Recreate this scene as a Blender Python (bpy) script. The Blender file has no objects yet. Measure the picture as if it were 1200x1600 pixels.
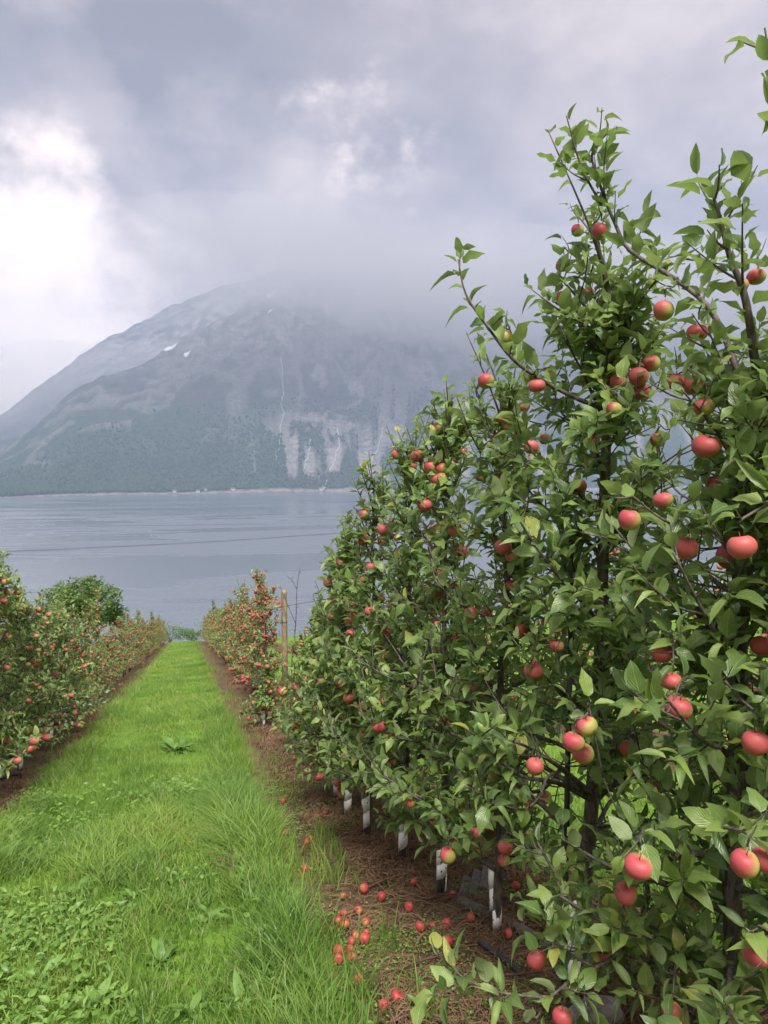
import bpy, math, random
import numpy as np
from mathutils import Matrix, Vector

R = math.radians
scene = bpy.context.scene
C = scene.collection
rng = np.random.default_rng(11)
random.seed(5)

# ------------------------------------------------------------------ camera
EYE = np.array([0.0, 0.0, 1.6])
YAW, PITCH = R(15), R(-3.0)
FOC = 1150.0 / 1600.0                       # focal length in picture heights
cam = bpy.data.objects.new('camera', bpy.data.cameras.new('camera'))
C.objects.link(cam)
cam.location = EYE
cam.rotation_euler = (R(90) + PITCH, 0, -YAW)
cam.data.sensor_fit = 'VERTICAL'
cam.data.sensor_height = 36.0
cam.data.lens = 36.0 * FOC
cam.data.clip_start = 0.05
cam.data.clip_end = 30000
scene.camera = cam

# ------------------------------------------------------------------ node helper
class NT:
    def __init__(s, tree):
        s.t = tree; s.N = tree.nodes; s.L = tree.links
    def put(s, sock, v):
        if v is None: return
        if hasattr(v, 'is_output'): s.L.new(v, sock)
        else:
            try: sock.default_value = v
            except Exception:
                sock.default_value = (v, v, v) if not hasattr(v, '__len__') else (tuple(v) + (1,))[:len(sock.default_value)]
    def node(s, typ, ins=None, **props):
        n = s.N.new(typ)
        for k, v in props.items(): setattr(n, k, v)
        for k, v in (ins or {}).items(): s.put(n.inputs[k], v)
        return n
    def m(s, op, a, b=None, c=None, clamp=False):
        n = s.N.new('ShaderNodeMath'); n.operation = op; n.use_clamp = clamp
        for i, v in enumerate((a, b, c)): s.put(n.inputs[i], v)
        return n.outputs[0]
    def vm(s, op, a, b=None):
        n = s.N.new('ShaderNodeVectorMath'); n.operation = op
        s.put(n.inputs[0], a); s.put(n.inputs[1], b)
        return n.outputs['Value'] if op in ('DOT_PRODUCT', 'LENGTH') else n.outputs[0]
    def mix(s, f, a, b, mode='MIX'):
        n = s.N.new('ShaderNodeMix'); n.data_type = 'RGBA'; n.blend_type = mode
        s.put(n.inputs[0], f)
        for sock, v in ((n.inputs[6], a), (n.inputs[7], b)):
            s.put(sock, tuple(v) + (1,) if hasattr(v, '__len__') and len(v) == 3 else v)
        return n.outputs[2]
    def ss(s, v, lo, hi, a=0.0, b=1.0):
        n = s.N.new('ShaderNodeMapRange'); n.interpolation_type = 'SMOOTHSTEP'
        s.put(n.inputs[0], v)
        for i, q in enumerate((lo, hi, a, b)): s.put(n.inputs[i + 1], q)
        return n.outputs[0]
    def noise(s, vec, scale, detail=4, rough=0.55, dist=0.0, dim='3D', color=False):
        n = s.N.new('ShaderNodeTexNoise'); n.noise_dimensions = dim
        s.put(n.inputs['Vector'], vec)
        for k, q in (('Scale', scale), ('Detail', detail), ('Roughness', rough), ('Distortion', dist)): s.put(n.inputs[k], q)
        return n.outputs['Color' if color else 'Fac']
    def attr(s, name):
        return s.node('ShaderNodeAttribute', attribute_name=name).outputs['Fac']
    def bump(s, h, strength=0.3, dist=0.01):
        return s.node('ShaderNodeBump', {'Height': h, 'Strength': strength, 'Distance': dist}).outputs[0]
    def xyz(s, v):
        n = s.N.new('ShaderNodeSeparateXYZ'); s.put(n.inputs[0], v); return n.outputs
    def cxyz(s, x, y, z):
        n = s.N.new('ShaderNodeCombineXYZ')
        for i, v in enumerate((x, y, z)): s.put(n.inputs[i], v)
        return n.outputs[0]

# ------------------------------------------------------------------ sky (overcast) and sun
SUN_EL, SUN_AZ = R(58), R(-172)              # azimuth measured from +Y towards +X
world = bpy.data.worlds.new('World'); scene.world = world; world.use_nodes = True
w = NT(world.node_tree); w.N.clear()
sky = w.node('ShaderNodeTexSky', sky_type='NISHITA', sun_disc=False, sun_elevation=SUN_EL, sun_rotation=SUN_AZ, air_density=1.0, dust_density=2.0)
d = w.node('ShaderNodeTexCoord').outputs['Generated']
dx, dy, dz = w.xyz(d)
den = w.m('ADD', w.m('MAXIMUM', dz, 0.0), 0.22)
deck = w.cxyz(w.m('DIVIDE', dx, den), w.m('DIVIDE', dy, den), 0.0)
warp = w.vm('SCALE', w.vm('SUBTRACT', w.noise(d, 3.2, 2, 0.6, color=True), (0.5, 0.5, 0.5)), None)
warp.node.inputs['Scale'].default_value = 0.08
dw = w.vm('NORMALIZE', w.vm('ADD', d, warp))
n1 = w.noise(deck, 0.9, 4, 0.58, 0.0)
n2 = w.noise(w.vm('MULTIPLY', d, (1.0, 1.0, 1.6)), 4.4, 5, 0.60, 0.0)
big = w.ss(n1, 0.34, 0.66)
fine = w.ss(n2, 0.34, 0.66)
val = w.m('ADD', w.m('MULTIPLY', big, 0.34), w.m('MULTIPLY', fine, 0.34))
val = w.m('ADD', val, 0.25)
brk = w.m('SUBTRACT', w.noise(w.vm('MULTIPLY', d, (1.0, 1.0, 1.3)), 6.0, 6, 0.62), 0.5)      # torn cloud edges
def patch(dirv, lo, hi, amt, rag=1.6):
    global val
    ang = w.m('ARCCOSINE', w.m('MINIMUM', w.vm('DOT_PRODUCT', dw, dirv), 0.99999))
    ang = w.m('ADD', ang, w.m('MULTIPLY', brk, -rag * R(lo)))
    val = w.m('ADD', val, w.m('MULTIPLY', w.ss(ang, R(lo), R(hi)), amt))
patch((-0.165, 0.972, 0.165), 13, 3, 2.0, 1.7)   # bright opening low in the clouds
patch((0.225, 0.885, 0.395), 7, 0.5, 1.9, 2.6) # small break
patch((0.120, 0.930, 0.335), 8, 1, 0.40, 2.5)
patch((-0.104, 0.891, 0.443), 17, 3, -0.16, 1.2)  # heavy grey cloud
patch((0.160, 0.880, 0.500), 11, 2, -0.16, 1.5)
patch((0.060, 0.930, 0.360), 8, 1, -0.20, 1.5)
val = w.m('MAXIMUM', val, 0.16)
ccol = w.mix(w.ss(val, 0.35, 0.85), (0.97, 0.95, 1.04), (1.0, 1.0, 1.02))
cloud = w.mix(1.0, ccol, w.cxyz(val, val, val), 'MULTIPLY')
cloud10 = w.mix(1.0, cloud, (6.6, 5.4, 4.6), 'MULTIPLY')
mixd = w.mix(0.94, sky.outputs[0], cloud10)
bg = w.node('ShaderNodeBackground', {'Color': mixd, 'Strength': 0.1})
w.L.new(bg.outputs[0], w.node('ShaderNodeOutputWorld').inputs[0])
world.cycles.sampling_method = 'MANUAL'; world.cycles.sample_map_resolution = 512

sun_data = bpy.data.lights.new('sun', 'SUN')
sun_data.energy = 4.2; sun_data.angle = R(25); sun_data.color = (1.0, 0.96, 0.90)
sun = bpy.data.objects.new('sun', sun_data); C.objects.link(sun)
sdir = Vector((math.sin(SUN_AZ) * math.cos(SUN_EL), math.cos(SUN_AZ) * math.cos(SUN_EL), math.sin(SUN_EL)))
sun.rotation_euler = sdir.to_track_quat('Z', 'Y').to_euler()
sun.location = (0, 0, 30)

scene.view_settings.view_transform = 'Standard'
scene.view_settings.look = 'None'
scene.view_settings.exposure = 1.15
scene.view_settings.gamma = 1.0
scene.view_settings.use_curve_mapping = False
scene.render.engine = 'CYCLES'
cy = scene.cycles
cy.use_denoising = True
try: cy.denoiser = 'OPENIMAGEDENOISE'
except Exception: pass
cy.use_adaptive_sampling = True; cy.adaptive_threshold = 0.02
cy.max_bounces = 6; cy.diffuse_bounces = 3; cy.glossy_bounces = 2; cy.transmission_bounces = 4
cy.transparent_max_bounces = 8; cy.volume_bounces = 1
cy.volume_step_rate = 1.0; cy.volume_max_steps = 128
cy.sample_clamp_indirect = 6.0

# ------------------------------------------------------------------ generic helpers
def tag(o, label=None, cat=None, group=None, kind=None):
    if label: o['label'] = label
    if cat: o['category'] = cat
    if group: o['group'] = group
    if kind: o['kind'] = kind
    return o

def mesh_np(name, V, quads=None, tris=None, mat=None, smooth=True, uv=None, attrs=None, mats=None, midx=None):
    """mesh from numpy arrays; uv is per vertex, attrs: name -> per-vertex floats"""
    V = np.asarray(V, np.float32)
    parts = []; sizes = []
    if quads is not None and len(quads): parts.append(np.asarray(quads, np.int32).ravel()); sizes.append(np.full(len(quads), 4, np.int32))
    if tris is not None and len(tris): parts.append(np.asarray(tris, np.int32).ravel()); sizes.append(np.full(len(tris), 3, np.int32))
    li = np.concatenate(parts); sz = np.concatenate(sizes)
    st = np.concatenate(([0], np.cumsum(sz)[:-1])).astype(np.int32)
    me = bpy.data.meshes.new(name)
    me.vertices.add(len(V)); me.vertices.foreach_set('co', V.ravel())
    me.loops.add(len(li)); me.loops.foreach_set('vertex_index', li)
    me.polygons.add(len(sz)); me.polygons.foreach_set('loop_start', st)
    me.polygons.foreach_set('use_smooth', np.full(len(sz), bool(smooth)))
    for mt in (mats or ([mat] if mat else [])): me.materials.append(mt)
    if midx is not None: me.polygons.foreach_set('material_index', np.asarray(midx, np.int32))
    if uv is not None:
        l = me.uv_layers.new(name='UVMap'); l.data.foreach_set('uv', np.asarray(uv, np.float32)[li].ravel())
    for k, a in (attrs or {}).items():
        at_ = me.attributes.new(k, 'FLOAT', 'POINT'); at_.data.foreach_set('value', np.asarray(a, np.float32))
    me.update(calc_edges=True)
    return me

def add(name, me, parent=None, M=None):
    o = bpy.data.objects.new(name, me); C.objects.link(o)
    if parent is not None: o.parent = parent
    if M is not None: o.matrix_basis = M
    return o

def empty(name, loc, rz=0.0):
    o = bpy.data.objects.new(name, None); C.objects.link(o)
    o.location = loc; o.rotation_euler = (0, 0, rz); o.empty_display_size = 0.1
    return o

class Geo:
    """collects pieces of ONE part"""
    def __init__(s): s.V = []; s.Q = []; s.T = []; s.n = 0; s.A = []
    def put(s, V, Q=None, T=None, a=0.0):
        V = np.asarray(V, float)
        s.V.append(V)
        if Q is not None and len(Q): s.Q.append(np.asarray(Q) + s.n)
        if T is not None and len(T): s.T.append(np.asarray(T) + s.n)
        s.A.append(np.full(len(V), a)); s.n += len(V)
    def mesh(s, name, mat, smooth=True):
        return mesh_np(name, np.concatenate(s.V), np.concatenate(s.Q) if s.Q else None, np.concatenate(s.T) if s.T else None,
                       mat, smooth, attrs={'rnd': np.concatenate(s.A)})

def unit(v):
    v = np.asarray(v, float)
    return v / np.maximum(np.linalg.norm(v, axis=-1, keepdims=True), 1e-9)

def tube(P, rad, sides=6, cap=True):
    P = np.asarray(P, float); n = len(P); rad = np.broadcast_to(np.asarray(rad, float), (n,))
    t = unit(np.gradient(P, axis=0))
    ref = np.array([0, 0, 1.0]) if abs(t[:, 2]).mean() < 0.8 else np.array([1.0, 0, 0])
    u = unit(np.cross(t, ref)); v = np.cross(t, u)
    a = np.linspace(0, 2 * math.pi, sides, endpoint=False)
    V = P[:, None] + rad[:, None, None] * (np.cos(a)[None, :, None] * u[:, None] + np.sin(a)[None, :, None] * v[:, None])
    V = V.reshape(-1, 3)
    i = np.arange(n - 1)[:, None] * sides; j = np.arange(sides)[None]; k = (j + 1) % sides
    Q = np.stack([i + j, i + k, i + sides + k, i + sides + j], -1).reshape(-1, 4)
    T = []
    if cap:
        V = np.vstack([V, P[0] - t[0] * rad[0] * 0.1, P[-1] + t[-1] * rad[-1] * 0.4])
        b = n * sides
        T = [(b, (q + 1) % sides, q) for q in range(sides)] + [(b + 1, (n - 1) * sides + q, (n - 1) * sides + (q + 1) % sides) for q in range(sides)]
    return V, Q, T

def smooth_path(P, k=5):
    """Catmull-Rom through the points"""
    P = np.asarray(P, float)
    if len(P) < 3: return np.array([P[0] + (P[-1] - P[0]) * t for t in np.linspace(0, 1, k + 1)])
    E = np.vstack([2 * P[0] - P[1], P, 2 * P[-1] - P[-2]]); out = []
    for i in range(1, len(E) - 2):
        p0, p1, p2, p3 = E[i - 1:i + 3]
        for t in np.arange(k) / k:
            out.append(0.5 * (2 * p1 + (p2 - p0) * t + (2 * p0 - 5 * p1 + 4 * p2 - p3) * t * t + (3 * p1 - p0 - 3 * p2 + p3) * t ** 3))
    out.append(P[-1]); return np.array(out)

def hash2(ix, iy, seed=0):
    h = (ix.astype(np.int64) * 374761393 + iy.astype(np.int64) * 668265263 + seed * 982451653) & 0xFFFFFFFF
    h = ((h ^ (h >> 13)) * 1274126177) & 0xFFFFFFFF
    return ((h ^ (h >> 16)) & 0xFFFF) / 65535.0

def vnoise(x, y, seed=0):
    x = np.asarray(x, float); y = np.asarray(y, float)
    ix = np.floor(x); iy = np.floor(y); fx = x - ix; fy = y - iy
    fx = fx * fx * (3 - 2 * fx); fy = fy * fy * (3 - 2 * fy)
    a = hash2(ix, iy, seed); b = hash2(ix + 1, iy, seed); c = hash2(ix, iy + 1, seed); e = hash2(ix + 1, iy + 1, seed)
    return (a * (1 - fx) + b * fx) * (1 - fy) + (c * (1 - fx) + e * fx) * fy

def fbm(x, y, o=4, seed=0):
    s = 0; a = 0.5; f = 1.0; n = 0
    for i in range(o):
        s = s + a * vnoise(np.asarray(x) * f, np.asarray(y) * f, seed + i * 17); n += a; a *= 0.5; f *= 2.03
    return s / n

def sstep(x, a, b):
    t = np.clip((np.asarray(x, float) - a) / (b - a), 0, 1); return t * t * (3 - 2 * t)

# ------------------------------------------------------------------ materials
def material(name):
    m = bpy.data.materials.new(name); m.use_nodes = True
    n = NT(m.node_tree); n.N.clear()
    out = n.node('ShaderNodeOutputMaterial')
    return m, n, out

def principled(n, out, **k):
    p = n.node('ShaderNodeBsdfPrincipled')
    for key, v in k.items():
        key = key.replace('_', ' ')
        if hasattr(v, '__len__') and len(v) == 3 and key == 'Base Color': v = tuple(v) + (1,)
        n.put(p.inputs[key], v)
    if out is not None: n.L.new(p.outputs[0], out.inputs[0])
    return p

def leafy(name, dark, light, pale, trans, gloss=0.38, veins=True, tcol=None, spec=0.5, inst=True, odd=None, oddc=(0.34, 0.26, 0.11)):
    m, n, out = material(name)
    r = n.m('FRACT', n.m('ADD', n.attr('rnd'), n.node('ShaderNodeObjectInfo').outputs['Random'])) if inst else n.attr('rnd')
    geo = n.node('ShaderNodeNewGeometry')
    base = n.mix(n.ss(r, 0.0, 1.0), dark, light)
    pos = geo.outputs['Position']
    base = n.mix(n.m('MULTIPLY', n.noise(pos, 30, 2), 0.35), base, light)
    normal = None
    if veins:
        uv = n.xyz(n.node('ShaderNodeUVMap').outputs[0])
        side = n.m('ABSOLUTE', n.m('SUBTRACT', uv[0], 0.5))
        rib = n.ss(side, 0.05, 0.012)
        v = n.m('SINE', n.m('MULTIPLY', n.m('SUBTRACT', uv[1], n.m('MULTIPLY', side, 0.9)), 48.0))
        vein = n.ss(v, 0.80, 1.0)
        mark = n.m('MAXIMUM', rib, n.m('MULTIPLY', vein, 0.45))
        base = n.mix(n.m('MULTIPLY', mark, 0.55), base, pale)
        normal = n.bump(n.m('SUBTRACT', n.m('MULTIPLY', v, 0.25), rib), 0.5, 0.002)
    if odd: base = n.mix(n.m('MULTIPLY', n.m('GREATER_THAN', n.m('FRACT', n.m('MULTIPLY', r, 37.0)), odd), 0.8), base, oddc)
    back = geo.outputs['Backfacing']
    base = n.mix(n.m('MULTIPLY', back, 0.75), base, pale)
    rough = n.m('ADD', n.m('MULTIPLY', back, 0.3), n.m('ADD', gloss - 0.08, n.m('MULTIPLY', r, 0.16)))
    p = principled(n, None, Base_Color=base, Roughness=rough, Specular_IOR_Level=spec)
    if normal is not None: n.put(p.inputs['Normal'], normal)
    t = n.node('ShaderNodeBsdfTranslucent', {'Color': n.mix(0.5, base, tcol or (0.16, 0.30, 0.03))})
    mx = n.node('ShaderNodeMixShader', {0: trans})
    n.L.new(p.outputs[0], mx.inputs[1]); n.L.new(t.outputs[0], mx.inputs[2]); n.L.new(mx.outputs[0], out.inputs[0])
    return m

M_LEAF = leafy('apple_leaf', (0.040, 0.095, 0.028), (0.195, 0.275, 0.062), (0.27, 0.33, 0.17), 0.38, 0.36, odd=.965, oddc=(0.30, 0.30, 0.07), tcol=(0.22, 0.36, 0.04))
M_LEAF_FAR = leafy('apple_leaf_small', (0.078, 0.140, 0.036), (0.19, 0.260, 0.078), (0.26, 0.31, 0.14), 0.34, 0.42, veins=False, odd=.95, oddc=(0.30, 0.27, 0.07))
M_BUSH = leafy('broadleaf_foliage', (0.045, 0.10, 0.02), (0.10, 0.17, 0.035), (0.14, 0.2, 0.07), 0.3, 0.5, veins=False)
M_GRASS = leafy('grass_blade', (0.052, 0.142, 0.022), (0.245, 0.355, 0.062), (0.17, 0.27, 0.06), 0.42, 0.45, veins=False, tcol=(0.26, 0.44, 0.04), spec=0.35, inst=False, odd=.955, oddc=(0.36, 0.30, 0.14))
M_WEED = leafy('weed_leaf', (0.065, 0.15, 0.024), (0.13, 0.245, 0.040), (0.17, 0.26, 0.085), 0.34, 0.48, tcol=(0.22, 0.40, 0.04))
M_COVER = leafy('ground_cover_leaf', (0.065, 0.155, 0.022), (0.17, 0.28, 0.048), (0.2, 0.3, 0.08), 0.32, 0.5, veins=False, tcol=(0.22, 0.40, 0.04), inst=False)

def bark_mat(name, a, b, scale=60):
    m, n, out = material(name)
    pos = n.node('ShaderNodeTexCoord').outputs['Object']
    f = n.noise(n.vm('MULTIPLY', pos, (1, 1, 0.3)), scale, 5, 0.6)
    principled(n, out, Base_Color=n.mix(n.ss(f, 0.35, 0.65), a, b), Roughness=0.75, Normal=n.bump(f, 0.6, 0.004))
    return m
M_BARK = bark_mat('apple_bark', (0.030, 0.024, 0.020), (0.105, 0.085, 0.068))
M_TWIG = bark_mat('twig_bark', (0.05, 0.024, 0.016), (0.12, 0.065, 0.04), 90)
M_POST = bark_mat('post_wood', (0.12, 0.088, 0.052), (0.27, 0.205, 0.125), 22)
M_GREYWOOD = bark_mat('weathered_wood', (0.050, 0.040, 0.031), (0.115, 0.095, 0.074), 26)
M_HOSE = bark_mat('black_pipe', (0.012, 0.013, 0.014), (0.03, 0.03, 0.033), 30)
M_STAKE = bark_mat('stake_paint', (0.02, 0.030, 0.024), (0.04, 0.055, 0.045), 40)
M_BAMBOO = bark_mat('rust_brown_stick', (0.14, 0.06, 0.03), (0.22, 0.11, 0.055), 40)
M_ROCK = bark_mat('grey_stone', (0.10, 0.090, 0.080), (0.22, 0.20, 0.185), 18)
M_STRAW = leafy('dry_straw', (0.050, 0.028, 0.017), (0.165, 0.100, 0.056), (0.16, 0.10, 0.06), 0.08, 0.7, veins=False, tcol=(0.2, 0.12, 0.05), spec=0.2)

def apple_mat(name, red, red2, green, old=0.0):
    m, n, out = material(name)
    pos = n.node('ShaderNodeTexCoord').outputs['Object']
    oi = n.node('ShaderNodeObjectInfo').outputs['Random']
    r = n.m('FRACT', n.m('ADD', n.attr('rnd'), oi))
    streak = n.noise(n.vm('ADD', n.vm('MULTIPLY', pos, (1, 1, 0.25)), n.cxyz(r, r, r)), 90, 4, 0.65)
    b = n.m('ADD', n.attr('blush'), n.m('MULTIPLY', n.m('SUBTRACT', streak, 0.5), 1.5))
    b = n.m('ADD', b, n.m('MULTIPLY', n.m('SUBTRACT', r, 0.5), 0.45))
    redc = n.mix(r, red, red2)
    col = n.mix(n.ss(b, 0.28, 0.78), green, redc)
    spots = n.node('ShaderNodeTexVoronoi', {'Vector': pos, 'Scale': 230.0}).outputs['Distance']
    col = n.mix(n.m('MULTIPLY', n.ss(spots, 0.22, 0.10), 0.35), col, (0.55, 0.40, 0.18))
    if old:
        rot = n.ss(n.noise(n.vm('ADD', pos, n.cxyz(r, oi, r)), 34, 3), 0.50, 0.62)
        col = n.mix(n.m('MULTIPLY', rot, old), col, (0.16, 0.065, 0.025))
    p = principled(n, out, Base_Color=col, Roughness=0.48, Specular_IOR_Level=0.32, Coat_Weight=0.0, Coat_Roughness=0.3)
    p.inputs['Subsurface Weight'].default_value = 0.0
    n.put(p.inputs['Normal'], n.bump(n.noise(pos, 60, 3), 0.12, 0.004))
    return m
M_APPLE = apple_mat('apple_skin', (0.31, 0.040, 0.056), (0.38, 0.080, 0.076), (0.29, 0.28, 0.075))
M_FALLEN = apple_mat('windfall_skin', (0.29, 0.018, 0.035), (0.36, 0.045, 0.05), (0.38, 0.17, 0.07), 0.7)

# white spiral guard with punched holes
M_GUARD, n, out = material('white_plastic_guard')
uv = n.node('ShaderNodeUVMap').outputs[0]
vo = n.node('ShaderNodeTexVoronoi', {'Vector': n.vm('MULTIPLY', uv, (1, 1, 1)), 'Scale': 1.0, 'Randomness': 0.25}).outputs['Distance']
dirt = n.noise(n.node('ShaderNodeTexCoord').outputs['Object'], 22, 4)
principled(n, out, Base_Color=n.mix(n.ss(vo, 0.17, 0.13), n.mix(n.m('MULTIPLY', n.ss(dirt, 0.5, 0.75), 0.6), (0.80, 0.80, 0.78), (0.36, 0.33, 0.27)), (0.01, 0.01, 0.01)), Roughness=0.5)

# ------------------------------------------------------------------ ground
LAKE_Z = -77.5
SLOPE = 0.197
def ground_base(y):
    y = np.asarray(y, float)
    z = np.where(y < 62, -SLOPE * y, -SLOPE * 62 - 0.272 * (y - 62))
    return np.maximum(z, -79.0)
def gz(x, y):
    x = np.asarray(x, float); y = np.asarray(y, float)
    near = np.clip(1 - np.abs(y) / 90, 0, 1)
    b = 0.05 * (fbm(x * 1.1, y * 1.1, 3, 5) - 0.5) + 0.02 * (vnoise(x * 5, y * 5, 9) - 0.5)
    return ground_base(y) + near * b
def row_r(y):
    y = np.asarray(y, float)
    return 1.2 + 0.12 * np.maximum(0, 5.2 - y) + 0.10 * sstep(y, 9, 16)
ROW_L, ROW_R2 = -1.9, 4.75

def spaced(lo, hi, d0, grow):
    out = [0.0]; s = d0
    while out[-1] < hi: out.append(out[-1] + s); s *= grow
    pos = np.array(out); neg = -pos[1:][pos[1:] < -lo * 1.4]
    return np.sort(np.concatenate([neg, pos]))
xs = np.unique(np.concatenate([np.arange(-3.2, 5.6, 0.11), 5.6 + np.cumsum(0.12 * 1.13 ** np.arange(78)), -3.2 - np.cumsum(0.12 * 1.13 ** np.arange(78))]))
xs = xs[np.abs(xs) < 9000]
ys = np.unique(np.concatenate([np.arange(1.2, 14, 0.11), 14 + np.cumsum(0.14 * 1.06 ** np.arange(140)), 1.2 - np.cumsum(0.14 * 1.10 ** np.arange(58))]))
ys = ys[(ys < 2300) & (ys > -330)]
GX, GY = np.meshgrid(xs, ys)
GV = np.stack([GX, GY, gz(GX, GY)], -1).reshape(-1, 3)
nx, ny = len(xs), len(ys)
ii = (np.arange(ny - 1)[:, None] * nx + np.arange(nx - 1)[None]).ravel()
GQ = np.stack([ii, ii + 1, ii + nx + 1, ii + nx], -1)

M_GROUND, n, out = material('orchard_ground')
pos = n.node('ShaderNodeNewGeometry').outputs['Position']
px, py, pz = n.xyz(pos)
edge = n.m('MULTIPLY', n.m('SUBTRACT', n.noise(pos, 2.2, 4), 0.5), 0.55)
xe = n.m('ADD', px, edge)
def band(lo, hi, sft=0.16):
    return n.m('MULTIPLY', n.ss(xe, lo - sft, lo + sft), n.ss(xe, hi + sft, hi - sft))
strip = n.m('MAXIMUM', band(0.60, 2.15), n.m('MAXIMUM', band(-2.55, -1.42), band(4.2, 5.4)))
strip = n.m('MULTIPLY', strip, n.ss(py, 66, 62))
g1 = n.noise(pos, 14, 5); g2 = n.noise(pos, 1.4, 4); g3 = n.noise(pos, 90, 3)
soil = n.mix(n.ss(g1, 0.35, 0.68), (0.045, 0.026, 0.017), (0.125, 0.075, 0.045))
soil = n.mix(n.ss(g3, 0.45, 0.7), soil, (0.17, 0.11, 0.065))
moss = n.m('MULTIPLY', n.ss(n.noise(pos, 1.9, 4), 0.50, 0.62), n.ss(g1, 0.40, 0.6))
soil = n.mix(n.m('MULTIPLY', moss, 0.7), soil, (0.085, 0.14, 0.022))
turf = n.mix(n.ss(g2, 0.3, 0.7), (0.080, 0.165, 0.018), (0.15, 0.25, 0.035))
turf = n.mix(n.ss(g1, 0.52, 0.75), turf, (0.065, 0.09, 0.025))
principled(n, out, Base_Color=n.mix(strip, turf, soil), Roughness=0.95, Specular_IOR_Level=0.15,
           Normal=n.bump(n.m('ADD', g1, n.m('MULTIPLY', g3, 0.5)), 0.9, 0.03))
ground = add('ground', mesh_np('ground', GV, GQ, mat=M_GROUND)); tag(ground, kind='structure', label='sloping orchard ground of turf and bare brown strips')

# ------------------------------------------------------------------ lake
M_WATER, n, out = material('fjord_water')
pos = n.node('ShaderNodeNewGeometry').outputs['Position']
px, py, pz = n.xyz(pos)
st = n.vm('MULTIPLY', pos, (0.0022, 0.0085, 0.0))
pat = n.noise(st, 1.0, 5, 0.55, 1.2)
calm = n.ss(pat, 0.44, 0.54)
far = n.ss(py, 1150, 1500)
calm = n.m('MULTIPLY', calm, n.m('SUBTRACT', 1.0, n.m('MULTIPLY', far, 0.75)))
wig = n.m('MULTIPLY', n.m('SUBTRACT', n.noise(n.vm('MULTIPLY', pos, (0.012, 0.0, 0.0)), 1.0, 3), 0.5), 26.0)
line = n.m('ADD', n.m('ADD', 864.0, n.m('MULTIPLY', px, 0.36)), wig)     # a boat's old wake
line = n.m('ADD', line, n.m('MULTIPLY', n.m('MULTIPLY', px, px), 0.0006))
dl = n.m('ABSOLUTE', n.m('SUBTRACT', py, line))
wake = n.m('MULTIPLY', n.ss(dl, 12.0, 1.0), n.ss(n.noise(n.vm('MULTIPLY', pos, (0.03, 0.05, 0.0)), 1.0, 3), 0.15, 0.50))
wav = n.noise(n.vm('MULTIPLY', pos, (0.10, 0.22, 0.1)), 1.0, 4, 0.6)
wav2 = n.noise(n.vm('MULTIPLY', pos, (0.9, 1.6, 1.0)), 1.0, 3, 0.6)
swell = n.node('ShaderNodeTexWave', {'Vector': n.vm('MULTIPLY', pos, (0.12, 0.5, 0.0)), 'Scale': 0.12, 'Distortion': 3.0, 'Detail': 2.0}, wave_type='BANDS', bands_direction='Y').outputs['Fac']
hgt = n.m('ADD', wav, n.m('ADD', n.m('MULTIPLY', wav2, 0.3), n.m('MULTIPLY', swell, 0.12)))
amp = n.m('ADD', 0.04, n.m('MULTIPLY', n.m('SUBTRACT', 1.0, calm), 0.30))
amp = n.m('MULTIPLY', amp, n.m('SUBTRACT', 1.0, n.m('MULTIPLY', far, 0.85)))
nrm = n.node('ShaderNodeBump', {'Height': n.m('MULTIPLY', hgt, amp), 'Strength': 1.0, 'Distance': 0.9}).outputs[0]
rough = n.m('ADD', 0.70, n.m('MULTIPLY', n.m('SUBTRACT', 1.0, calm), -0.60))
rough = n.m('MAXIMUM', rough, n.m('MULTIPLY', wake, 0.50))
principled(n, out, Base_Color=n.mix(wake, (0.115, 0.135, 0.168), (0.045, 0.06, 0.085)), Roughness=rough, IOR=1.333, Specular_IOR_Level=0.5, Normal=nrm)
lx = np.array([-8000, -3000, 0, 3000, 8000.]); ly = np.array([240, 900, 1800, 3000, 5200.])
LX, LY = np.meshgrid(lx, ly); LV = np.stack([LX, LY, np.full_like(LX, LAKE_Z)], -1).reshape(-1, 3)
ii = (np.arange(4)[:, None] * 5 + np.arange(4)[None]).ravel()
lake = add('fjord_water', mesh_np('fjord_water', LV, np.stack([ii, ii + 1, ii + 6, ii + 5], -1), mat=M_WATER, smooth=False))
tag(lake, kind='structure', label='calm grey-blue fjord water with smooth and rippled patches')

# ------------------------------------------------------------------ mountain across the water
AZ = np.radians(np.arange(-47, 52.01, 0.13))              # bearing from the camera axis
NS = 190
tx = 600 + 1150 * np.tan(AZ)                              # only used to look the skyline table up by bearing
sky_front = np.array([(-900, 748), (-500, 738), (-250, 722), (0, 693), (60, 652), (112, 606), (132, 586), (200, 566), (300, 520), (360, 488), (400, 456), (432, 438), (500, 432), (560, 440), (640, 425), (800, 395), (1000, 380), (1200, 400), (1500, 430), (2200, 470)], float)
sky_back = np.array([(-900, 720), (-400, 690), (0, 640), (60, 606), (130, 562), (200, 526), (260, 500), (300, 482), (380, 452), (440, 440), (700, 430), (1200, 400), (2200, 480)], float)
def tan_el(tab): return (740 - np.interp(tx, tab[:, 0], tab[:, 1]) - 14 + 16 * (fbm(tx / 34, tx * 0 + len(tab), 4, 9) - .5)) / 1150 * np.cos(AZ)
R0 = 2684 + np.clip(tx, -900, 1500) / 640 * 540 + 60 * (fbm(tx / 60, tx * 0, 3, 3) - 0.5)
RC = R0 + 1900 + 250 * np.sin(AZ * 5)
RB = R0 + 4300
S = np.concatenate([np.linspace(-0.02, 1.08, 150), np.linspace(1.1, 2.5, NS - 150)])
a2, s2 = np.meshgrid(AZ, S)
r2 = R0[None] + s2 * (RC - R0)[None]
hf = (1.6 - LAKE_Z + RC * tan_el(sky_front))[None]
hb = (1.6 - LAKE_Z + RB * tan_el(sky_back))[None]
azd = np.degrees(a2)
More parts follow.
